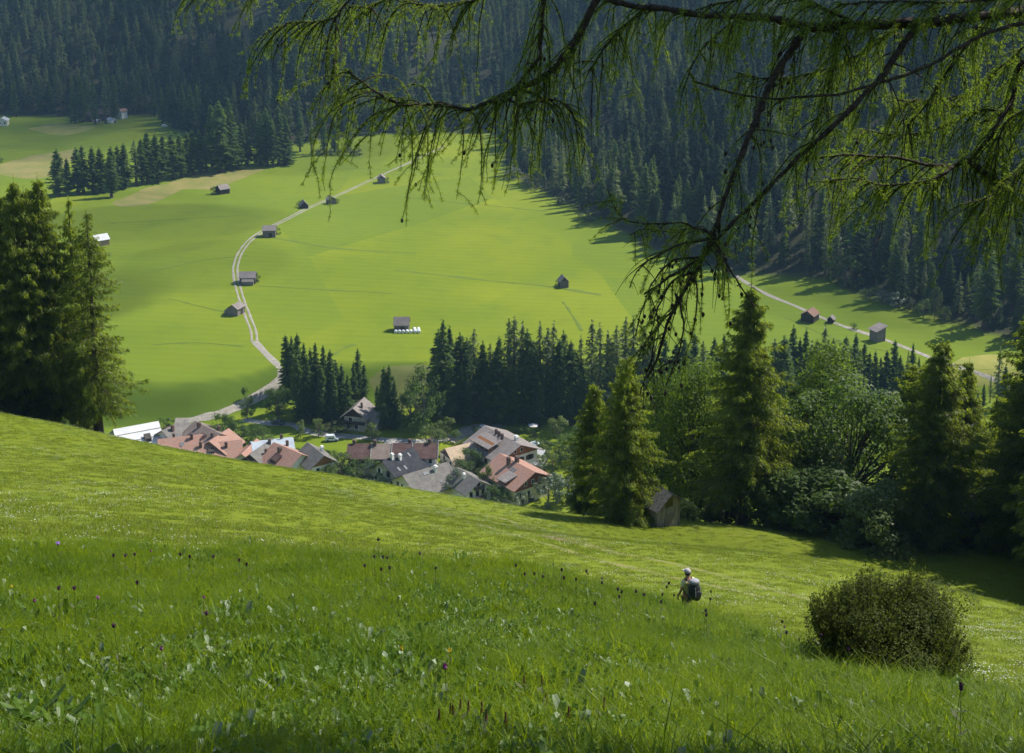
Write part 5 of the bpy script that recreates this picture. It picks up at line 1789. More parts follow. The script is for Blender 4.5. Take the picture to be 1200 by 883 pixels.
# ------------------------------------------------------------------ hiker
M['skin'] = surf_mat('skin', (0.42, 0.22, 0.14), (0.36, 0.18, 0.11), 6, 0.6)
M['shirt'] = surf_mat('pale_yellow_green_shirt', (0.72, 0.66, 0.33), (0.60, 0.56, 0.26), 5, 0.9, bump=0.2)
M['shorts'] = surf_mat('dark_olive_shorts', (0.075, 0.07, 0.045), (0.05, 0.05, 0.035), 5, 0.9)
M['cap'] = surf_mat('pale_grey_cap', (0.42, 0.39, 0.38), (0.34, 0.31, 0.31), 5, 0.9)
M['hair'] = surf_mat('dark_hair', (0.05, 0.035, 0.025), (0.03, 0.02, 0.015), 20, 0.7)
M['pack'] = surf_mat('dark_pack_cloth', (0.030, 0.032, 0.034), (0.016, 0.017, 0.019), 5, 0.6)
M['pack_grey'] = surf_mat('grey_pack_cloth', (0.34, 0.33, 0.36), (0.22, 0.22, 0.24), 5, 0.6)
M['boot'] = surf_mat('brown_boot', (0.10, 0.06, 0.035), (0.06, 0.04, 0.025), 5, 0.7)
M['sock'] = surf_mat('grey_sock', (0.30, 0.29, 0.28), (0.24, 0.23, 0.22), 5, 0.9)


def skin_mesh(name, verts, edges, rad, mat, parent, root=0, sub=2):
    bm = bmesh.new()
    lay = bm.verts.layers.skin.verify()
    vs = []
    for i, (p, r_) in enumerate(zip(verts, rad)):
        v = bm.verts.new(p)
        v[lay].radius = (r_, r_) if not isinstance(r_, tuple) else r_
        v[lay].use_root = (i == root)
        vs.append(v)
    for a, b in edges: bm.edges.new((vs[a], vs[b]))
    me = bpy.data.meshes.new(name)
    bm.to_mesh(me); bm.free()
    o = link(name, me, mat, parent)
    md = o.modifiers.new('skin', 'SKIN'); md.use_smooth_shade = True
    md = o.modifiers.new('sub', 'SUBSURF'); md.levels = sub; md.render_levels = sub
    return o


D_ = min(np.linspace(28, 45, 120), key=lambda d: abs(tall(col(805, d), 670) - 1.80))
P = col(805, D_)
open('/tmp/dbg.txt','w').write(f'{D_} {P} {tall(P,670)} {proj(P)}')
HS = 0.93
hk = empty('person', (P[0], P[1], P[2] - 0.06), 0.55, 'hiker in pale yellow green shirt and grey cap walking away down the meadow', 'person')
V = [(0, 0, 0.95), (0, 0.02, 1.12), (0, 0.01, 1.30), (0, 0.0, 1.42), (0, 0.01, 1.52), (0, 0.03, 1.62), (0, 0.035, 1.70)]
Rd = [(0.16, 0.12), (0.145, 0.105), (0.17, 0.115), (0.13, 0.09), 0.06, (0.078, 0.095), (0.068, 0.085)]
E = [(0, 1), (1, 2), (2, 3), (3, 4), (4, 5), (5, 6)]
def chain(start, pts, rads):
    prev = start
    for p_, r_ in zip(pts, rads):
        V.append(p_); Rd.append(r_); E.append((prev, len(V) - 1)); prev = len(V) - 1
    return prev
for s in (-1, 1):
    fw = 0.10 * s
    chain(0, [(s * 0.10, 0.0, 0.86), (s * 0.11, 0.06 + 0.10 * s, 0.49), (s * 0.11, 0.02 + 0.05 * s, 0.10), (s * 0.115, 0.16 + 0.05 * s, 0.05)], [0.095, 0.062, 0.042, 0.040])
    w_ = chain(3, [(s * 0.19, 0.0, 1.40), (s * 0.245, -0.02 - fw * 0.4, 1.13), (s * 0.25, 0.06 - fw, 0.88)], [0.062, 0.044, 0.030])
    pm = chain(w_, [(s * 0.25, 0.085 - fw, 0.80)], [(0.026, 0.036)])
    for k, ln in enumerate((0.075, 0.085, 0.08, 0.062)):
        y0 = 0.085 - fw + (1.5 - k) * 0.019
        chain(pm, [(s * 0.247, y0, 0.775), (s * 0.236, y0, 0.775 - ln * 0.55), (s * 0.215, y0 - 0.004, 0.775 - ln)], [0.009, 0.009, 0.008])
    chain(w_, [(s * 0.236, 0.125 - fw, 0.83), (s * 0.222, 0.142 - fw, 0.79)], [0.011, 0.009])
    chain(5, [(s * 0.088, 0.02, 1.635)], [(0.012, 0.022)])
chain(5, [(0, 0.135, 1.625)], [0.016])
skin_mesh('body', V, E, Rd, M['skin'], hk)
mb = MB()
for s in (-1, 1): mb.ball((s * 0.034, 0.118, 1.655), 0.013, (1, 0.6, 1), 8, 6)
mb.build('eye', M['frame_white'], hk)
mb = MB(); mb.ball((0, 0.112, 1.575), 0.026, (1, 0.4, 0.28), 8, 6); mb.build('mouth', M['wood_red'], hk)
skin_mesh('shirt', [(0, 0, 0.93), (0, 0.02, 1.12), (0, 0.01, 1.30), (0, 0.0, 1.43), (0.19, 0, 1.405), (0.232, -0.022, 1.22), (-0.19, 0, 1.405), (-0.232, 0.0, 1.22)],
          [(0, 1), (1, 2), (2, 3), (3, 4), (4, 5), (3, 6), (6, 7)], [(0.18, 0.145), (0.168, 0.13), (0.19, 0.135), (0.145, 0.105), 0.082, 0.074, 0.082, 0.074], M['shirt'], hk)
skin_mesh('shorts', [(0, 0, 0.93), (0.105, 0.0, 0.82), (0.11, 0.09, 0.56), (-0.105, 0, 0.82), (-0.11, 0.0, 0.56)], [(0, 1), (1, 2), (0, 3), (3, 4)], [(0.175, 0.14), 0.118, 0.10, 0.118, 0.10], M['shorts'], hk)
for s in (-1, 1):
    skin_mesh('boot', [(s * 0.11, 0.02 + 0.05 * s, 0.20), (s * 0.11, 0.02 + 0.05 * s, 0.06), (s * 0.115, 0.20 + 0.05 * s, 0.05)], [(0, 1), (1, 2)], [0.058, 0.06, 0.05], M['boot'], hk)
mb = MB(); mb.ball((0, 0.022, 1.665), 0.112, (0.90, 1.0, 0.9), 14, 8); mb.build('hair', M['hair'], hk)
mb = MB(); mb.ball((0, 0.035, 1.715), 0.118, (0.92, 1.04, 0.78), 16, 9); mb.box((0, 0.165, 1.700), (0.16, 0.13, 0.014), rx=-0.15)
mb.build('cap', M['cap'], hk)
hk.scale = (HS, HS, HS)
# backpack on the hiker's back
bp = empty('backpack', (P[0], P[1], P[2] - 0.06), 0.55, 'dark backpack with grey lid worn by the hiker', 'backpack')
bp.scale = (HS, HS, HS)
def soft_box(name, c, d, mat, tilt=0.0, lv=3):
    mb = MB(); mb.box((0, 0, 0), d)
    o = mb.build(name, mat, bp)
    o.location = c; o.rotation_euler = (tilt, 0, 0)
    o.data.polygons.foreach_set('use_smooth', [True] * 6)
    md = o.modifiers.new('sub', 'SUBSURF'); md.levels = lv; md.render_levels = lv
    return o
soft_box('pack_bag', (0.02, -0.31, 1.20), (0.47, 0.42, 0.80), M['pack'], -0.06)
soft_box('lid', (0.02, -0.30, 1.50), (0.40, 0.38, 0.22), M['pack_grey'], -0.15)
soft_box('front_pocket', (0.02, -0.47, 1.08), (0.34, 0.16, 0.40), M['pack'], -0.06)
for s in (-1, 1): soft_box('side_pocket', (0.02 + s * 0.20, -0.30, 1.02), (0.14, 0.24, 0.30), M['pack'])
for s in (-1, 1):
    mb = MB(); mb.tube([(s * 0.10, -0.17, 1.44), (s * 0.115, -0.02, 1.505), (s * 0.12, 0.11, 1.40), (s * 0.14, 0.125, 1.22), (s * 0.17, -0.05, 1.06), (s * 0.15, -0.17, 1.02)], 0.020, 6); mb.build('strap', M['pack'], bp)
    mb = MB(); mb.tube([(0.02 + s * 0.12, -0.50, 1.40), (0.02 + s * 0.12, -0.53, 1.10)], 0.012, 6); mb.build('buckle_strap', M['pack_grey'], bp)

# ------------------------------------------------------------------ flowers standing above the grass
M['flower_dark'] = surf_mat('dark_purple_heads', (0.035, 0.012, 0.025), (0.07, 0.02, 0.05), 30, 0.8)
M['flower_pink'] = surf_mat('pink_purple_petals', (0.36, 0.10, 0.26), (0.24, 0.06, 0.19), 30, 0.7)
M['flower_lilac'] = surf_mat('lilac_petals', (0.42, 0.24, 0.60), (0.32, 0.16, 0.50), 30, 0.7)
M['flower_rust'] = surf_mat('rust_brown_spikes', (0.12, 0.035, 0.015), (0.07, 0.025, 0.012), 30, 0.8)
M['flower_yellow'] = surf_mat('yellow_petals', (0.62, 0.50, 0.03), (0.5, 0.36, 0.02), 30, 0.7)
M['stem'] = surf_mat('green_stem', (0.07, 0.09, 0.02), (0.05, 0.06, 0.02), 10, 0.8)


def flower(px, py, kind, size, label, group, lean=None):
    """px, py: where its head shows in the photo"""
    # ground point whose stem top reaches that row
    best = None
    for d in np.linspace(6, 36, 121):
        q = col(px, d)
        h = tall(q, py)
        want = {'dark': 0.62, 'pink': 0.50, 'lilac': 0.6, 'rust': 0.34, 'yellow': 0.36}[kind]
        if best is None or abs(h - want) < best[0]: best = (abs(h - want), q, h)
    q, h = best[1], max(0.2, min(best[2], 0.95))
    if kind == 'dark': size *= min(1.0, 0.35 + 0.65 * q[1] / 26)
    nm = {'dark': 'thistle_flower', 'pink': 'clover_flower', 'lilac': 'scabious_flower', 'rust': 'sorrel_spike', 'yellow': 'yellow_flower'}[kind]
    r = empty(nm, tuple(q), random.uniform(0, 6.28), label, 'flower', group)
    ln = random.uniform(-0.05, 0.05)
    mb = MB(); mb.tube([(0, 0, -0.05), (ln * 0.3, 0.01, h * 0.5), (ln, 0, h)], [0.003, 0.0025, 0.002], 5)
    for k in range(3):
        z = h * random.uniform(0.2, 0.75); a = random.uniform(0, 6.28); L_ = random.uniform(0.05, 0.13)
        d = Vector((math.cos(a), math.sin(a), 0.4)); s_ = Vector((-math.sin(a), math.cos(a), 0)) * L_ * 0.16
        o = Vector((ln * z / h, 0, z)); m_ = o + d * L_ * 0.5; t_ = o + d * L_
        mb.add([o, m_ - s_, t_, m_ + s_], [(0, 1, 2, 3)])
    mb.build('stem', M['stem'], r)
    mb = MB()
    if kind == 'rust':
        for k in range(26):
            t_ = k / 26; a = k * 2.4
            rr = 0.007 * (1 - 0.7 * t_)
            mb.ball((ln + rr * math.cos(a), rr * math.sin(a), h - 0.07 + 0.08 * t_), 0.0042, n=6, m=4)
        mt = 'flower_rust'
    else:
        mb.ball((ln, 0, h), size * 0.55, (1, 1, 1.1), 8, 6)
        for k in range(26):
            a = k * 2.4; el = random.uniform(0.1, 1.4)
            d = Vector((math.cos(a) * math.cos(el), math.sin(a) * math.cos(el), math.sin(el)))
            s_ = d.orthogonal().normalized() * size * 0.14
            o = Vector((ln, 0, h + size * 0.15))
            mb.add([o + d * size * 0.4 - s_, o + d * size * 0.4 + s_, o + d * size * 1.05], [(0, 1, 2)])
        mt = {'dark': 'flower_dark', 'pink': 'flower_pink', 'lilac': 'flower_lilac', 'yellow': 'flower_yellow'}[kind]
    mb.build('flower_head', M[mt], r)


flower(71, 637, 'lilac', 0.050, 'large lilac flower head standing out at the left over the grass', None)
flower(113, 703, 'pink', 0.028, 'pink clover head in the grass at the left, right of the dark one', None)
flower(45, 706, 'pink', 0.026, 'pink clover head nearest the left edge', None)
flower(194, 757, 'pink', 0.026, 'single pink clover head low in the grass at left centre', None)
flower(239, 700, 'pink', 0.022, 'small pink clover head between the left flowers and the tall grass', None)
flower(178, 646, 'pink', 0.030, 'pale pink head in the line of flowers at the left', None)
flower(918, 735, 'pink', 0.030, 'pink head close to the left of the dark bush', None)
flower(469, 764, 'yellow', 0.030, 'yellow flower low in the middle of the grass', None)
flower(531, 764, 'yellow', 0.030, 'second yellow flower right of the first in the middle', None)
flower(17, 686, 'yellow', 0.026, 'orange yellow flower at the left edge', None)
flower(522, 782, 'pink', 0.030, 'pale pink flower under the dark hollow in the middle', None)
for px, py in ((445, 634), (440, 652), (449, 653), (457, 653), (493, 649), (509, 667), (447, 667), (458, 667), (430, 664)):
    flower(px, py, 'dark', 0.046, 'dark thistle head in the loose group left of the photo centre', 'dark thistle heads left of the centre')
for px, py in ((604, 663), (615, 673), (626, 674), (637, 676), (648, 662), (662, 668), (659, 677), (676, 680), (687, 670), (704, 684), (706, 678), (722, 692), (728, 700), (745, 695), (752, 697), (657, 668), (728, 694), (698, 710), (690, 672)):
    flower(px, py, 'dark', 0.046, 'dark thistle head in the row running towards the hiker', 'dark thistle heads left of the hiker')
for px, py in ((781, 688), (783, 684), (775, 697), (789, 698), (774, 706), (832, 694), (831, 704), (824, 716), (829, 722)):
    flower(px, py, 'dark', 0.046, 'dark thistle head close beside the hiker', 'dark thistle heads beside the hiker')
for px, py in ((70, 690), (90, 690), (147, 652), (160, 650), (136, 652), (211, 650), (222, 652), (251, 653), (282, 657), (290, 661), (164, 682), (143, 733), (250, 718)):
    flower(px, py, 'dark', 0.046, 'dark thistle head in the grass at the left of the photo', 'dark thistle heads at the left')
for px, py in ((913, 730), (920, 741), (945, 724), (960, 745), (990, 760), (1115, 802), (1125, 806)):
    flower(px, py, 'dark', 0.046, 'dark thistle head around the brownish bush', 'dark thistle heads around the bush')
for px, py in ((523, 822), (532, 826), (538, 818), (545, 824), (558, 826), (566, 830), (592, 832), (508, 832), (640, 812), (660, 826), (636, 796), (616, 792), (706, 818)):
    flower(px, py, 'rust', 0.03, 'rust brown seed spike low in the grass at the bottom middle', 'rust brown seed spikes at the bottom middle')

# ------------------------------------------------------------------ broad leaved plants in the foreground
DOCK = []
for i in range(3):
    V3 = broadleaves(900 + i, 10, 0.19, 0.065, 0.06, 1.5)
    me = npmesh('leaf', V3, 3); me.materials.append(M['herb']); DOCK.append(me)
for px, py, s in ((22, 790, 1.1), (40, 842, 1.2), (14, 862, 1.2), (70, 850, 1.1), (112, 858, 1.0), (150, 872, 1.0), (205, 850, 0.9), (255, 868, 0.9), (300, 872, 0.8), (350, 860, 0.9), (180, 800, 0.8), (235, 790, 0.8), (122, 806, 0.9),
                  (300, 820, 0.7), (462, 860, 0.8), (480, 850, 0.8), (560, 870, 0.7), (395, 870, 0.9), (640, 868, 0.7), (790, 872, 0.7), (930, 866, 0.7), (1080, 872, 0.7)):
    q = hit(px, py + 14)
    o = bpy.data.objects.new('dock_plant', random.choice(DOCK)); COL.objects.link(o)
    o.location = tuple(q); o.scale = (s, s, s); o.rotation_euler = (-0.15, 0, random.uniform(0, 6.28))
    tag(o, 'broad leaved green plant in the grass along the bottom edge', 'plant', 'broad leaved plants along the bottom edge')

# ------------------------------------------------------------------ the larch whose branches hang into the picture
TX, TY = 4.9, 8.2
TZ = gz(TX, TY)
lt = empty('larch_tree', (TX, TY, TZ), 0, 'near larch whose long needled branches hang across the top right', 'tree')
def W(px, py, zc):
    """a point at depth zc metres on the pixel's line of sight, relative to the tree's foot"""
    r = ray(px, py)
    q = r * (zc / (r[1] * CT - r[2] * ST))
    return q - np.array((TX, TY, TZ))
tq_, zs, off = trunk_quads(19, 0.27, np.random.default_rng(3), 0.004, 14, 24)
o = link('trunk', npmesh('trunk', tq_, 4, True), M['bark'], lt)
HUB = lambda z: np.array((0, 0, z))
LIMB = [  # pixel path with depth, start radius, end radius (metres), twig density per metre, twig length, sweep (x), needle density, label
    ([(1330, -8, 8.1), (1200, 13, 7.9), (1100, 24, 7.8), (1000, 29, 7.8), (950, 31, 7.8), (900, 20, 7.9), (830, 16, 8.0), (770, 10, 8.1), (720, 2, 8.2), (695, -12, 8.3)], 0.055, 0.018, 34, 0.26, -0.05, 1.0),
    ([(1330, 0, 7.4), (1200, 27, 7.3), (1142, 48, 7.2), (1090, 78, 7.1), (1033, 97, 7.1), (985, 108, 7.1), (895, 114, 7.2), (850, 107, 7.2), (814, 96, 7.2)], 0.026, 0.005, 3, 0.16, 0.0, 0.6),
    ([(950, 30, 7.8), (943, 38, 7.8), (909, 83, 7.7), (885, 138, 7.6), (866, 190, 7.5), (850, 232, 7.5), (836, 274, 7.5), (812, 320, 7.5), (790, 361, 7.5), (776, 404, 7.5), (760, 440, 7.6)], 0.026, 0.007, 15, 0.26, -0.2, 0.5),
    ([(1095, 25, 7.8), (1066, 42, 7.7), (1033, 92, 7.6), (985, 138, 7.5), (928, 190, 7.5), (881, 238, 7.5), (842, 278, 7.5), (815, 306, 7.5), (780, 330, 7.5), (755, 345, 7.6)], 0.024, 0.006, 19, 0.26, -0.15, 0.7),
    ([(1330, 30, 8.3), (1200, 72, 8.2), (1182, 114, 8.2), (1157, 157, 8.1), (1128, 186, 8.1), (1095, 193, 8.1), (1042, 184, 8.1), (985, 183, 8.1), (950, 186, 8.2)], 0.036, 0.006, 34, 0.26, 0.05, 1.0),
    ([(1128, 186, 8.1), (1157, 205, 8.0), (1200, 240, 8.0), (1245, 268, 8.0)], 0.022, 0.010, 36, 0.28, 0.1, 1.0),
    ([(700, -2, 8.2), (683, 31, 8.2), (656, 73, 8.2), (633, 92, 8.2), (599, 107, 8.3), (568, 123, 8.3), (549, 131, 8.3), (526, 126, 8.3), (472, 125, 8.4), (446, 113, 8.4), (426, 98, 8.5), (405, 82, 8.5)], 0.026, 0.006, 42, 0.38, -0.30, 1.0),
    ([(640, -20, 8.0), (636, 11, 8.0), (633, 55, 8.1), (633, 68, 8.1), (599, 106, 8.2)], 0.014, 0.010, 38, 0.26, -0.15, 1.0),
    ([(430, -16, 8.8), (407, 4, 8.8), (394, 20, 8.8), (377, 25, 8.8), (342, 27, 8.9), (318, 34, 8.9)], 0.009, 0.004, 46, 0.26, -0.25, 0.9),
    ([(394, 20, 8.8), (393, 45, 8.8), (392, 70, 8.8), (385, 105, 8.8)], 0.006, 0.003, 36, 0.2, -0.25, 0.9),
    ([(590, 112, 8.3), (607, 121, 8.2), (645, 117, 8.2), (668, 128, 8.2), (677, 160, 8.2)], 0.010, 0.004, 42, 0.25, -0.03, 0.9),
    ([(836, 274, 7.5), (800, 262, 7.4), (768, 262, 7.4), (730, 254, 7.4), (712, 222, 7.4)], 0.007, 0.003, 30, 0.12, -0.1, 1.0),
    ([(838, 278, 7.5), (800, 284, 7.4), (768, 298, 7.3), (748, 316, 7.3), (738, 338, 7.3)], 0.008, 0.003, 18, 0.16, -0.25, 0.6),
    ([(822, 302, 7.5), (788, 306, 7.6), (764, 330, 7.7), (752, 362, 7.7), (744, 396, 7.7)], 0.008, 0.003, 16, 0.18, -0.2, 0.4),
    ([(806, 332, 7.5), (796, 356, 7.4), (800, 386, 7.4), (792, 420, 7.4), (780, 452, 7.4)], 0.007, 0.003, 13, 0.16, -0.1, 0.25),
    ([(790, 361, 7.5), (770, 384, 7.6), (764, 420, 7.6), (750, 462, 7.6)], 0.006, 0.003, 14, 0.18, -0.1, 0.3),
    ([(836, 276, 7.5), (812, 268, 7.7), (784, 272, 7.8), (756, 268, 7.8), (738, 276, 7.8)], 0.007, 0.003, 20, 0.14, -0.2, 0.9),
    ([(836, 280, 7.5), (850, 310, 7.4), (872, 345, 7.4), (885, 360, 7.4)], 0.008, 0.003, 15, 0.12, -0.05, 0.15),
    ([(812, 320, 7.5), (790, 330, 7.5), (770, 365, 7.4), (760, 400, 7.4)], 0.008, 0.003, 16, 0.16, -0.1, 0.3),
    ([(985, 36, 7.8), (975, 90, 7.9), (960, 140, 7.9), (945, 190, 7.9)], 0.010, 0.004, 40, 0.22, -0.05, 0.9),
    ([(1160, 20, 8.4), (1120, 70, 8.5), (1090, 120, 8.5), (1060, 150, 8.5)], 0.012, 0.004, 46, 0.26, 0.0, 1.0),
    ([(1230, 40, 8.8), (1180, 70, 8.9), (1130, 110, 9.0), (1040, 120, 9.0)], 0.014, 0.004, 44, 0.26, 0.0, 1.0),
    ([(1245, 110, 8.0), (1205, 125, 7.9), (1175, 150, 7.9), (1165, 200, 7.9)], 0.010, 0.004, 44, 0.30, 0.0, 1.0),
    ([(760, 8, 8.2), (735, 30, 8.2), (712, 52, 8.2), (690, 84, 8.2)], 0.012, 0.004, 46, 0.24, -0.15, 1.0),
    ([(590, -18, 8.4), (560, -2, 8.4), (530, 4, 8.5), (500, 6, 8.5), (470, 0, 8.6)], 0.010, 0.004, 44, 0.30, -0.15, 1.0),
    ([(1000, 29, 7.8), (960, 8, 7.6), (900, -4, 7.6), (850, 4, 7.6), (815, 12, 7.6)], 0.012, 0.004, 44, 0.22, -0.1, 1.0),
    ([(480, -14, 9.0), (452, 2, 9.0), (425, 8, 9.0), (400, 6, 9.1), (372, -4, 9.1)], 0.008, 0.003, 44, 0.26, -0.2, 1.0),
    ([(330, -22, 9.2), (300, -8, 9.2), (270, -4, 9.2), (240, -6, 9.3), (212, -2, 9.3)], 0.008, 0.003, 36, 0.16, -0.25, 0.9),
    ([(1060, 28, 8.0), (1010, 60, 8.3), (960, 84, 8.5), (900, 92, 8.6), (860, 84, 8.7)], 0.010, 0.004, 42, 0.26, -0.05, 1.0),
    ([(1210, 140, 8.6), (1150, 128, 8.8), (1090, 150, 9.0), (1040, 156, 9.1), (1000, 150, 9.1)], 0.012, 0.004, 42, 0.24, 0.0, 1.0),
    ([(1128, 188, 8.1), (1090, 210, 8.0), (1040, 216, 8.0), (1000, 208, 8.0), (965, 214, 8.0)], 0.010, 0.004, 44, 0.24, -0.05, 1.0),
    ([(1240, 180, 7.6), (1205, 186, 7.6), (1185, 205, 7.6), (1160, 230, 7.6), (1130, 240, 7.6)], 0.010, 0.004, 44, 0.30, -0.05, 1.0),
    ([(870, 20, 8.2), (840, 40, 8.3), (815, 70, 8.4), (800, 105, 8.4)], 0.009, 0.004, 36, 0.22, -0.1, 0.8),
    ([(1300, -10, 7.6), (1200, -4, 7.6), (1120, 4, 7.6), (1050, 2, 7.6), (980, 6, 7.7)], 0.016, 0.006, 44, 0.20, -0.05, 1.0),
]
rng = np.random.default_rng(77)


def smooth_path(pts, n):
    P_ = np.asarray(pts, float)
    s = np.concatenate([[0], np.cumsum(np.linalg.norm(np.diff(P_, axis=0), axis=1))])
    Q = np.vstack([2 * P_[0] - P_[1], P_, 2 * P_[-1] - P_[-2]])
    out = []
    for i in range(1, len(Q) - 2):
        for t in np.linspace(0, 1, 10, endpoint=False):
            a, b, c, d = Q[i - 1:i + 3]
            out.append(0.5 * ((2 * b) + (c - a) * t + (2 * a - 5 * b + 4 * c - d) * t * t + (3 * b - a - 3 * c + d) * t ** 3))
    out.append(P_[-1]); out = np.array(out)
    s = np.concatenate([[0], np.cumsum(np.linalg.norm(np.diff(out, axis=0), axis=1))])
    q = np.linspace(0, s[-1], n)
    return np.stack([np.interp(q, s, out[:, k]) for k in range(3)], -1), s[-1]


M['needle_near'] = foliage_mat('near_larch_needles', (0.058, 0.102, 0.008), (0.120, 0.182, 0.015), (0.33, 0.47, 0.03), 0.52, 0.55)
M['twig'] = surf_mat('grey_brown_twig', (0.055, 0.040, 0.030), (0.022, 0.016, 0.012), 30, 0.9)
M['bark_near'] = surf_mat('rough_branch_bark', (0.085, 0.060, 0.048), (0.020, 0.015, 0.012), 26, 0.95, (1, 1, 1), 1.0)


def needles(A, Bv, spacing, per, ln, rng, dens=1.0):
    """rosettes of soft needles along twig pieces A->B"""
    L_ = np.linalg.norm(Bv - A, axis=1)
    cnt = np.maximum(0, np.round(L_ / spacing * dens * rng.uniform(0.7, 1.3, len(A)))).astype(int)
    i = np.repeat(np.arange(len(A)), cnt)
    if len(i) == 0: return np.zeros((0, 3))
    t = rng.uniform(size=len(i))
    c = A[i] + (Bv - A)[i] * t[:, None]
    ax = unit((Bv - A)[i])
    j = np.repeat(np.arange(len(i)), per)
    d = unit(rng.normal(size=(len(j), 3)))
    d = unit(d - ax[j] * (d * ax[j]).sum(1, keepdims=True) * 0.6 + ax[j] * rng.uniform(-0.1, 0.9, (len(j), 1)) - np.array([0, 0, 0.25]))
    l = ln * rng.uniform(0.6, 1.25, len(j))
    w = np.full(len(j), 0.0024) * rng.uniform(0.7, 1.3, len(j))
    o = c[j]
    side = unit(np.cross(d, rng.normal(size=d.shape))) * w[:, None] / 2
    m = o + d * (l * 0.55)[:, None]
    tip = o + d * l[:, None] - np.array([0, 0, 1.0]) * (l * 0.12)[:, None]
    return np.stack([o - side * 0.5, m + side, tip], 1).reshape(-1, 3)


for pts, r0, r1, dens, tl, sweep, nd_ in LIMB:
    wp = np.array([W(*q) for q in pts])
    if pts[0][0] > 1225:      # limbs that spring from the trunk
        a = wp[0]
        wp = np.vstack([[0.1, 0, a[2] + 0.25], (a + np.array([0.1, 0, a[2] + 0.2])) / 2, wp])
    C, Ltot = smooth_path(wp, max(12, int(np.linalg.norm(np.diff(wp, axis=0), axis=1).sum() / 0.035)))
    n = len(C)
    u = np.linspace(0, 1, n)
    jit = np.cumsum(rng.normal(0, 0.0035, (n, 3)), 0); jit -= np.linspace(0, 1, n)[:, None] * jit[-1]
    C = C + jit * 0.8
    rad = (r0 + (r1 - r0) * u ** 0.8) * (1 + 0.13 * rng.normal(size=n))
    mb = MB(); mb.tube(C, rad, 8)
    # spur knobs along the bark
    for k in range(int(Ltot * 26)):
        i_ = rng.integers(0, n - 1); a_ = unit(rng.normal(size=3))
        p_ = C[i_] + a_ * rad[i_] * 0.95
        mb.tube([p_, p_ + a_ * (0.008 + 0.006 * rng.uniform())], [0.0045, 0.0032], 5)
    br = mb.build('branch', M['bark_near'], lt)
    # hanging twigs
    nt_ = int(Ltot * dens * 1.25)
    A_, B_, ra_, rb_, ND = [], [], [], [], []
    for k in range(nt_):
        q = rng.uniform(0.03, 1.0)
        i_ = int(q * (n - 1)); p = C[i_].copy()
        tang = unit(C[min(i_ + 1, n - 1)] - C[max(i_ - 1, 0)])
        d = unit(rng.normal(size=3) * np.array([1.0, 0.9, 0.45]) + tang * 0.8 - np.array([0, 0, 0.25]))
        L_ = tl * rng.uniform(0.35, 1.9) * (0.8 + 0.6 * rng.uniform())
        seg = max(4, int(L_ / 0.045))
        st = L_ / seg
        r_ = 0.0022 + 0.0022 * L_ / 0.4
        bare = rng.uniform() > nd_ * 0.93
        side_tw = []
        gv = -rng.uniform(0.10, 0.42)
        for s_ in range(seg):
            f = s_ / seg
            d = unit(d + np.array([sweep * 0.14, 0, gv]) + rng.normal(0, 0.085, 3))
            p2 = p + d * st
            A_.append(p); B_.append(p2); ra_.append(r_ * (1 - 0.8 * f)); rb_.append(r_ * (1 - 0.8 * (f + 1 / seg))); ND.append(0.0 if bare else 1.0)
            if rng.uniform() < 0.16 and s_ > 0:
                side_tw.append((p2, d))
            p = p2
        for p, d in side_tw:
            d = unit(d + rng.normal(0, 0.6, 3)); l2 = L_ * rng.uniform(0.12, 0.4); sg = max(2, int(l2 / 0.05))
            for s_ in range(sg):
                d = unit(d + np.array([0, 0, -0.2]) + rng.normal(0, 0.1, 3)); p2 = p + d * l2 / sg
                A_.append(p); B_.append(p2); ra_.append(0.0022 * (1 - 0.6 * s_ / sg)); rb_.append(0.0016); ND.append(0.0 if bare else 1.0); p = p2
    A_, B_, ra_, rb_, ND = map(np.array, (A_, B_, ra_, rb_, ND))
    tw = link('twig', npmesh('twig', sticks(A_, B_, ra_, rb_, 4), 4, True), M['twig'], br)
    tw['kind'] = 'stuff'
    on = ND > 0.5
    T_ = needles(A_[on], B_[on], 0.0105, 9, 0.024, rng, 0.9)
    # short needle tufts sitting on the thin outer part of the limb itself
    k0 = int(n * 0.25)
    T2 = needles(C[k0:-1], C[k0 + 1:], 0.016, 9, 0.026, rng, 0.9 if nd_ > 0.55 else 0.1)
    T_ = np.concatenate([T_, T2])
    if len(T_):
        ne = link('needles', npmesh('needles', T_, 3), M['needle_near'], br)
        ne['kind'] = 'stuff'
    # small dark cones
    if nd_ < 0.8 or rng.uniform() < 0.6:
        mb = MB()
        for k in range(int(Ltot * (22 if nd_ < 0.6 else 7))):
            j = rng.integers(0, len(A_)); p = B_[j] + rng.normal(0, 0.004, 3)
            mb.ball(p, 0.0105 * rng.uniform(0.8, 1.25), (0.85, 0.85, 1.25), 7, 5)
        co = mb.build('cones', M['twig'], br); co['kind'] = 'stuff'

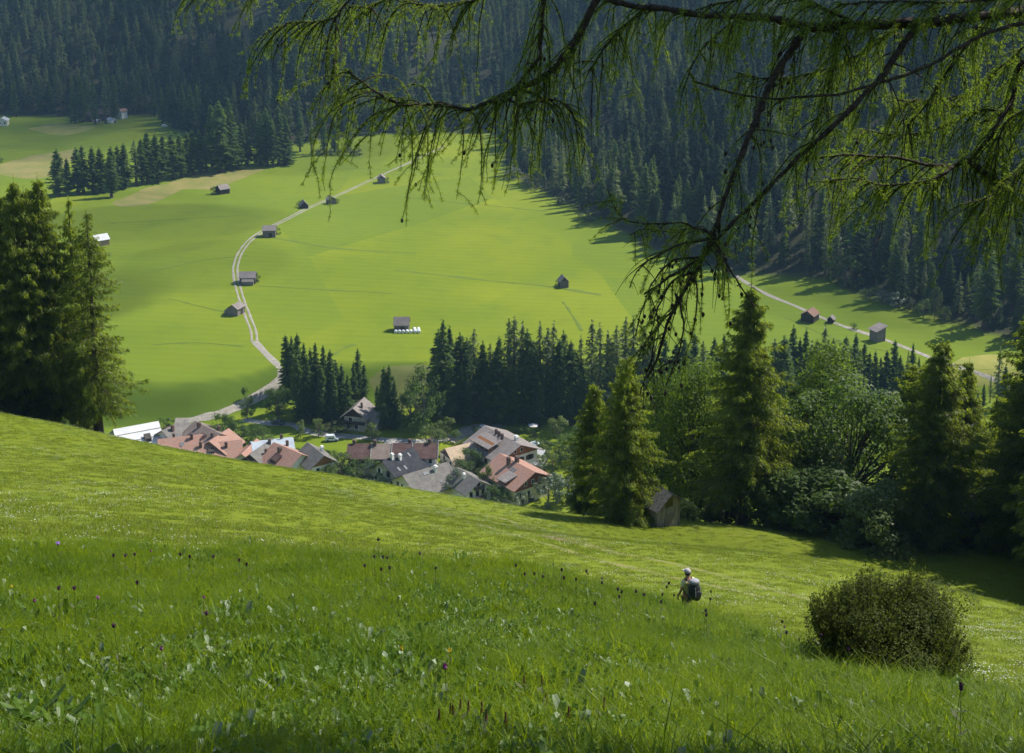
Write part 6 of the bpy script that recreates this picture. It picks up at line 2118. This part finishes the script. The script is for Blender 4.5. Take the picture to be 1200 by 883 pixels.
# upper limbs of the same tree, above the picture
for k in range(9):
    z = 6.5 + k * 1.2; az = k * 2.4 + 0.6; L_ = 4.2 - 0.28 * k
    d = np.array([math.cos(az), math.sin(az), 0])
    pts = [np.array([0, 0, z]) + d * L_ * t + np.array([0, 0, 0.25 * t - 1.0 * t * t]) * L_ * 0.3 for t in np.linspace(0, 1, 12)]
    mb = MB(); mb.tube(pts, np.linspace(0.06, 0.012, 12), 6)
    br = mb.build('branch', M['bark_near'], lt)
    m_ = 1800
    t = rng.uniform(0.12, 1, m_); P_ = np.array([0, 0, z]) + d * L_ * t[:, None] + np.array([0, 0, 1.0]) * ((0.25 * t - t * t) * L_ * 0.3)[:, None]
    P_ = P_ + rng.normal(0, 0.30, (m_, 3)) * np.array([1, 1, 0.35]); P_[:, 2] -= rng.uniform(0, 0.5, m_)
    ax = unit(np.column_stack([rng.normal(0, 0.4, (m_, 2)), -np.ones(m_)])); l = rng.uniform(0.15, 0.4, m_)
    ne = link('needles', npmesh('needles', leaf_tris(P_, ax, unit(np.cross(ax, rng.normal(size=(m_, 3)))), l, l * 0.18).reshape(-1, 3), 3), M['needle_near'], br)
    ne['kind'] = 'stuff'

# ------------------------------------------------------------------ air, sky and sun
hz, nt, out = newmat('thin_haze')
pv = nd(nt, 'ShaderNodeVolumePrincipled')
pv.inputs['Color'].default_value = (0.40, 0.70, 1.0, 1)
pv.inputs['Density'].default_value = HAZE
pv.inputs['Anisotropy'].default_value = 0.0
nt.links.new(pv.outputs[0], out.inputs['Volume'])
if HAZE > 0:
    zlo = float(GZ.min()) - 1.5
    mb = MB(); top = float(GZ.max()) + 40.0
    print('haze top', top)
    mb.box((0, 820, (zlo + top) / 2), (3200, 1960, top - zlo))
    tag(mb.build('haze', hz), kind='stuff')

# ------------------------------------------------------------------ clouds added above the picture to shade chosen areas below
M['shade_cloud'], nt, out = newmat('shade_cloud')
tr = nd(nt, 'ShaderNodeBsdfTransparent'); df = nd(nt, 'ShaderNodeBsdfDiffuse')
df.inputs['Color'].default_value = (0.85, 0.86, 0.88, 1)
mx = nd(nt, 'ShaderNodeMixShader'); mx.inputs[0].default_value = 0.10
nt.links.new(tr.outputs[0], mx.inputs[1]); nt.links.new(df.outputs[0], mx.inputs[2]); nt.links.new(mx.outputs[0], out.inputs['Surface'])


def shade_cloud(gx_, gy_, sx, sy, n, seed, gz_=-157.0, zc=640.0):
    """a heap of thin puffs whose shade falls round the ground point"""
    rg = np.random.default_rng(seed)
    k = (zc - gz_) / math.tan(R(SUN[0]))
    cx, cy_ = gx_ + SUN[1] * k, gy_ + SUN[2] * k
    mb = MB()
    for i in range(n):
        r_ = rg.uniform(0.28, 0.55) * min(sx, sy)
        q = rg.normal(0, 0.42, 2)
        mb.ball((cx + q[0] * sx, cy_ + q[1] * sy, zc + rg.uniform(-20, 60)), r_, (rg.uniform(0.9, 1.5), rg.uniform(0.8, 1.3), 0.38), 14, 8)
    tag(mb.build('shade_cloud', M['shade_cloud']), kind='structure')


for c_ in SHADE_CLOUDS: shade_cloud(*c_)

SUN_EL, SUN_AZ = R(SUN[0]), math.atan2(SUN[1], SUN[2])     # azimuth measured from +y towards +x
sd = Vector((math.sin(SUN_AZ) * math.cos(SUN_EL), math.cos(SUN_AZ) * math.cos(SUN_EL), math.sin(SUN_EL)))
sl = bpy.data.lights.new('sun', 'SUN')
sl.energy = SUN_E
sl.angle = R(0.5)
sl.color = (1.0, 0.95, 0.86)
so = bpy.data.objects.new('sun', sl); COL.objects.link(so)
so.rotation_euler = (-sd).to_track_quat('-Z', 'Y').to_euler()
wld = bpy.data.worlds.new('World'); SC.world = wld
wld.use_nodes = True
nt = wld.node_tree
bg = nt.nodes['Background']
sky = nt.nodes.new('ShaderNodeTexSky')
sky.sky_type = 'NISHITA'; sky.sun_disc = False
sky.sun_elevation = SUN_EL; sky.sun_rotation = SUN_AZ
sky.altitude = 1200
nt.links.new(sky.outputs[0], bg.inputs[0])
bg.inputs[1].default_value = SKY_E
vs = SC.view_settings
vs.view_transform = 'Standard'; vs.look = 'None'; vs.gamma = 1.0; vs.exposure = EXPO
vs.use_curve_mapping = False
SC.render.engine = 'CYCLES'
cy = SC.cycles
cy.use_denoising = True
cy.denoiser = 'OPENIMAGEDENOISE'
cy.max_bounces = 6; cy.diffuse_bounces = 3; cy.glossy_bounces = 2; cy.transmission_bounces = 4; cy.transparent_max_bounces = 32; cy.volume_bounces = 0
cy.caustics_reflective = False; cy.caustics_refractive = False
cy.use_adaptive_sampling = True; cy.adaptive_threshold = 0.015
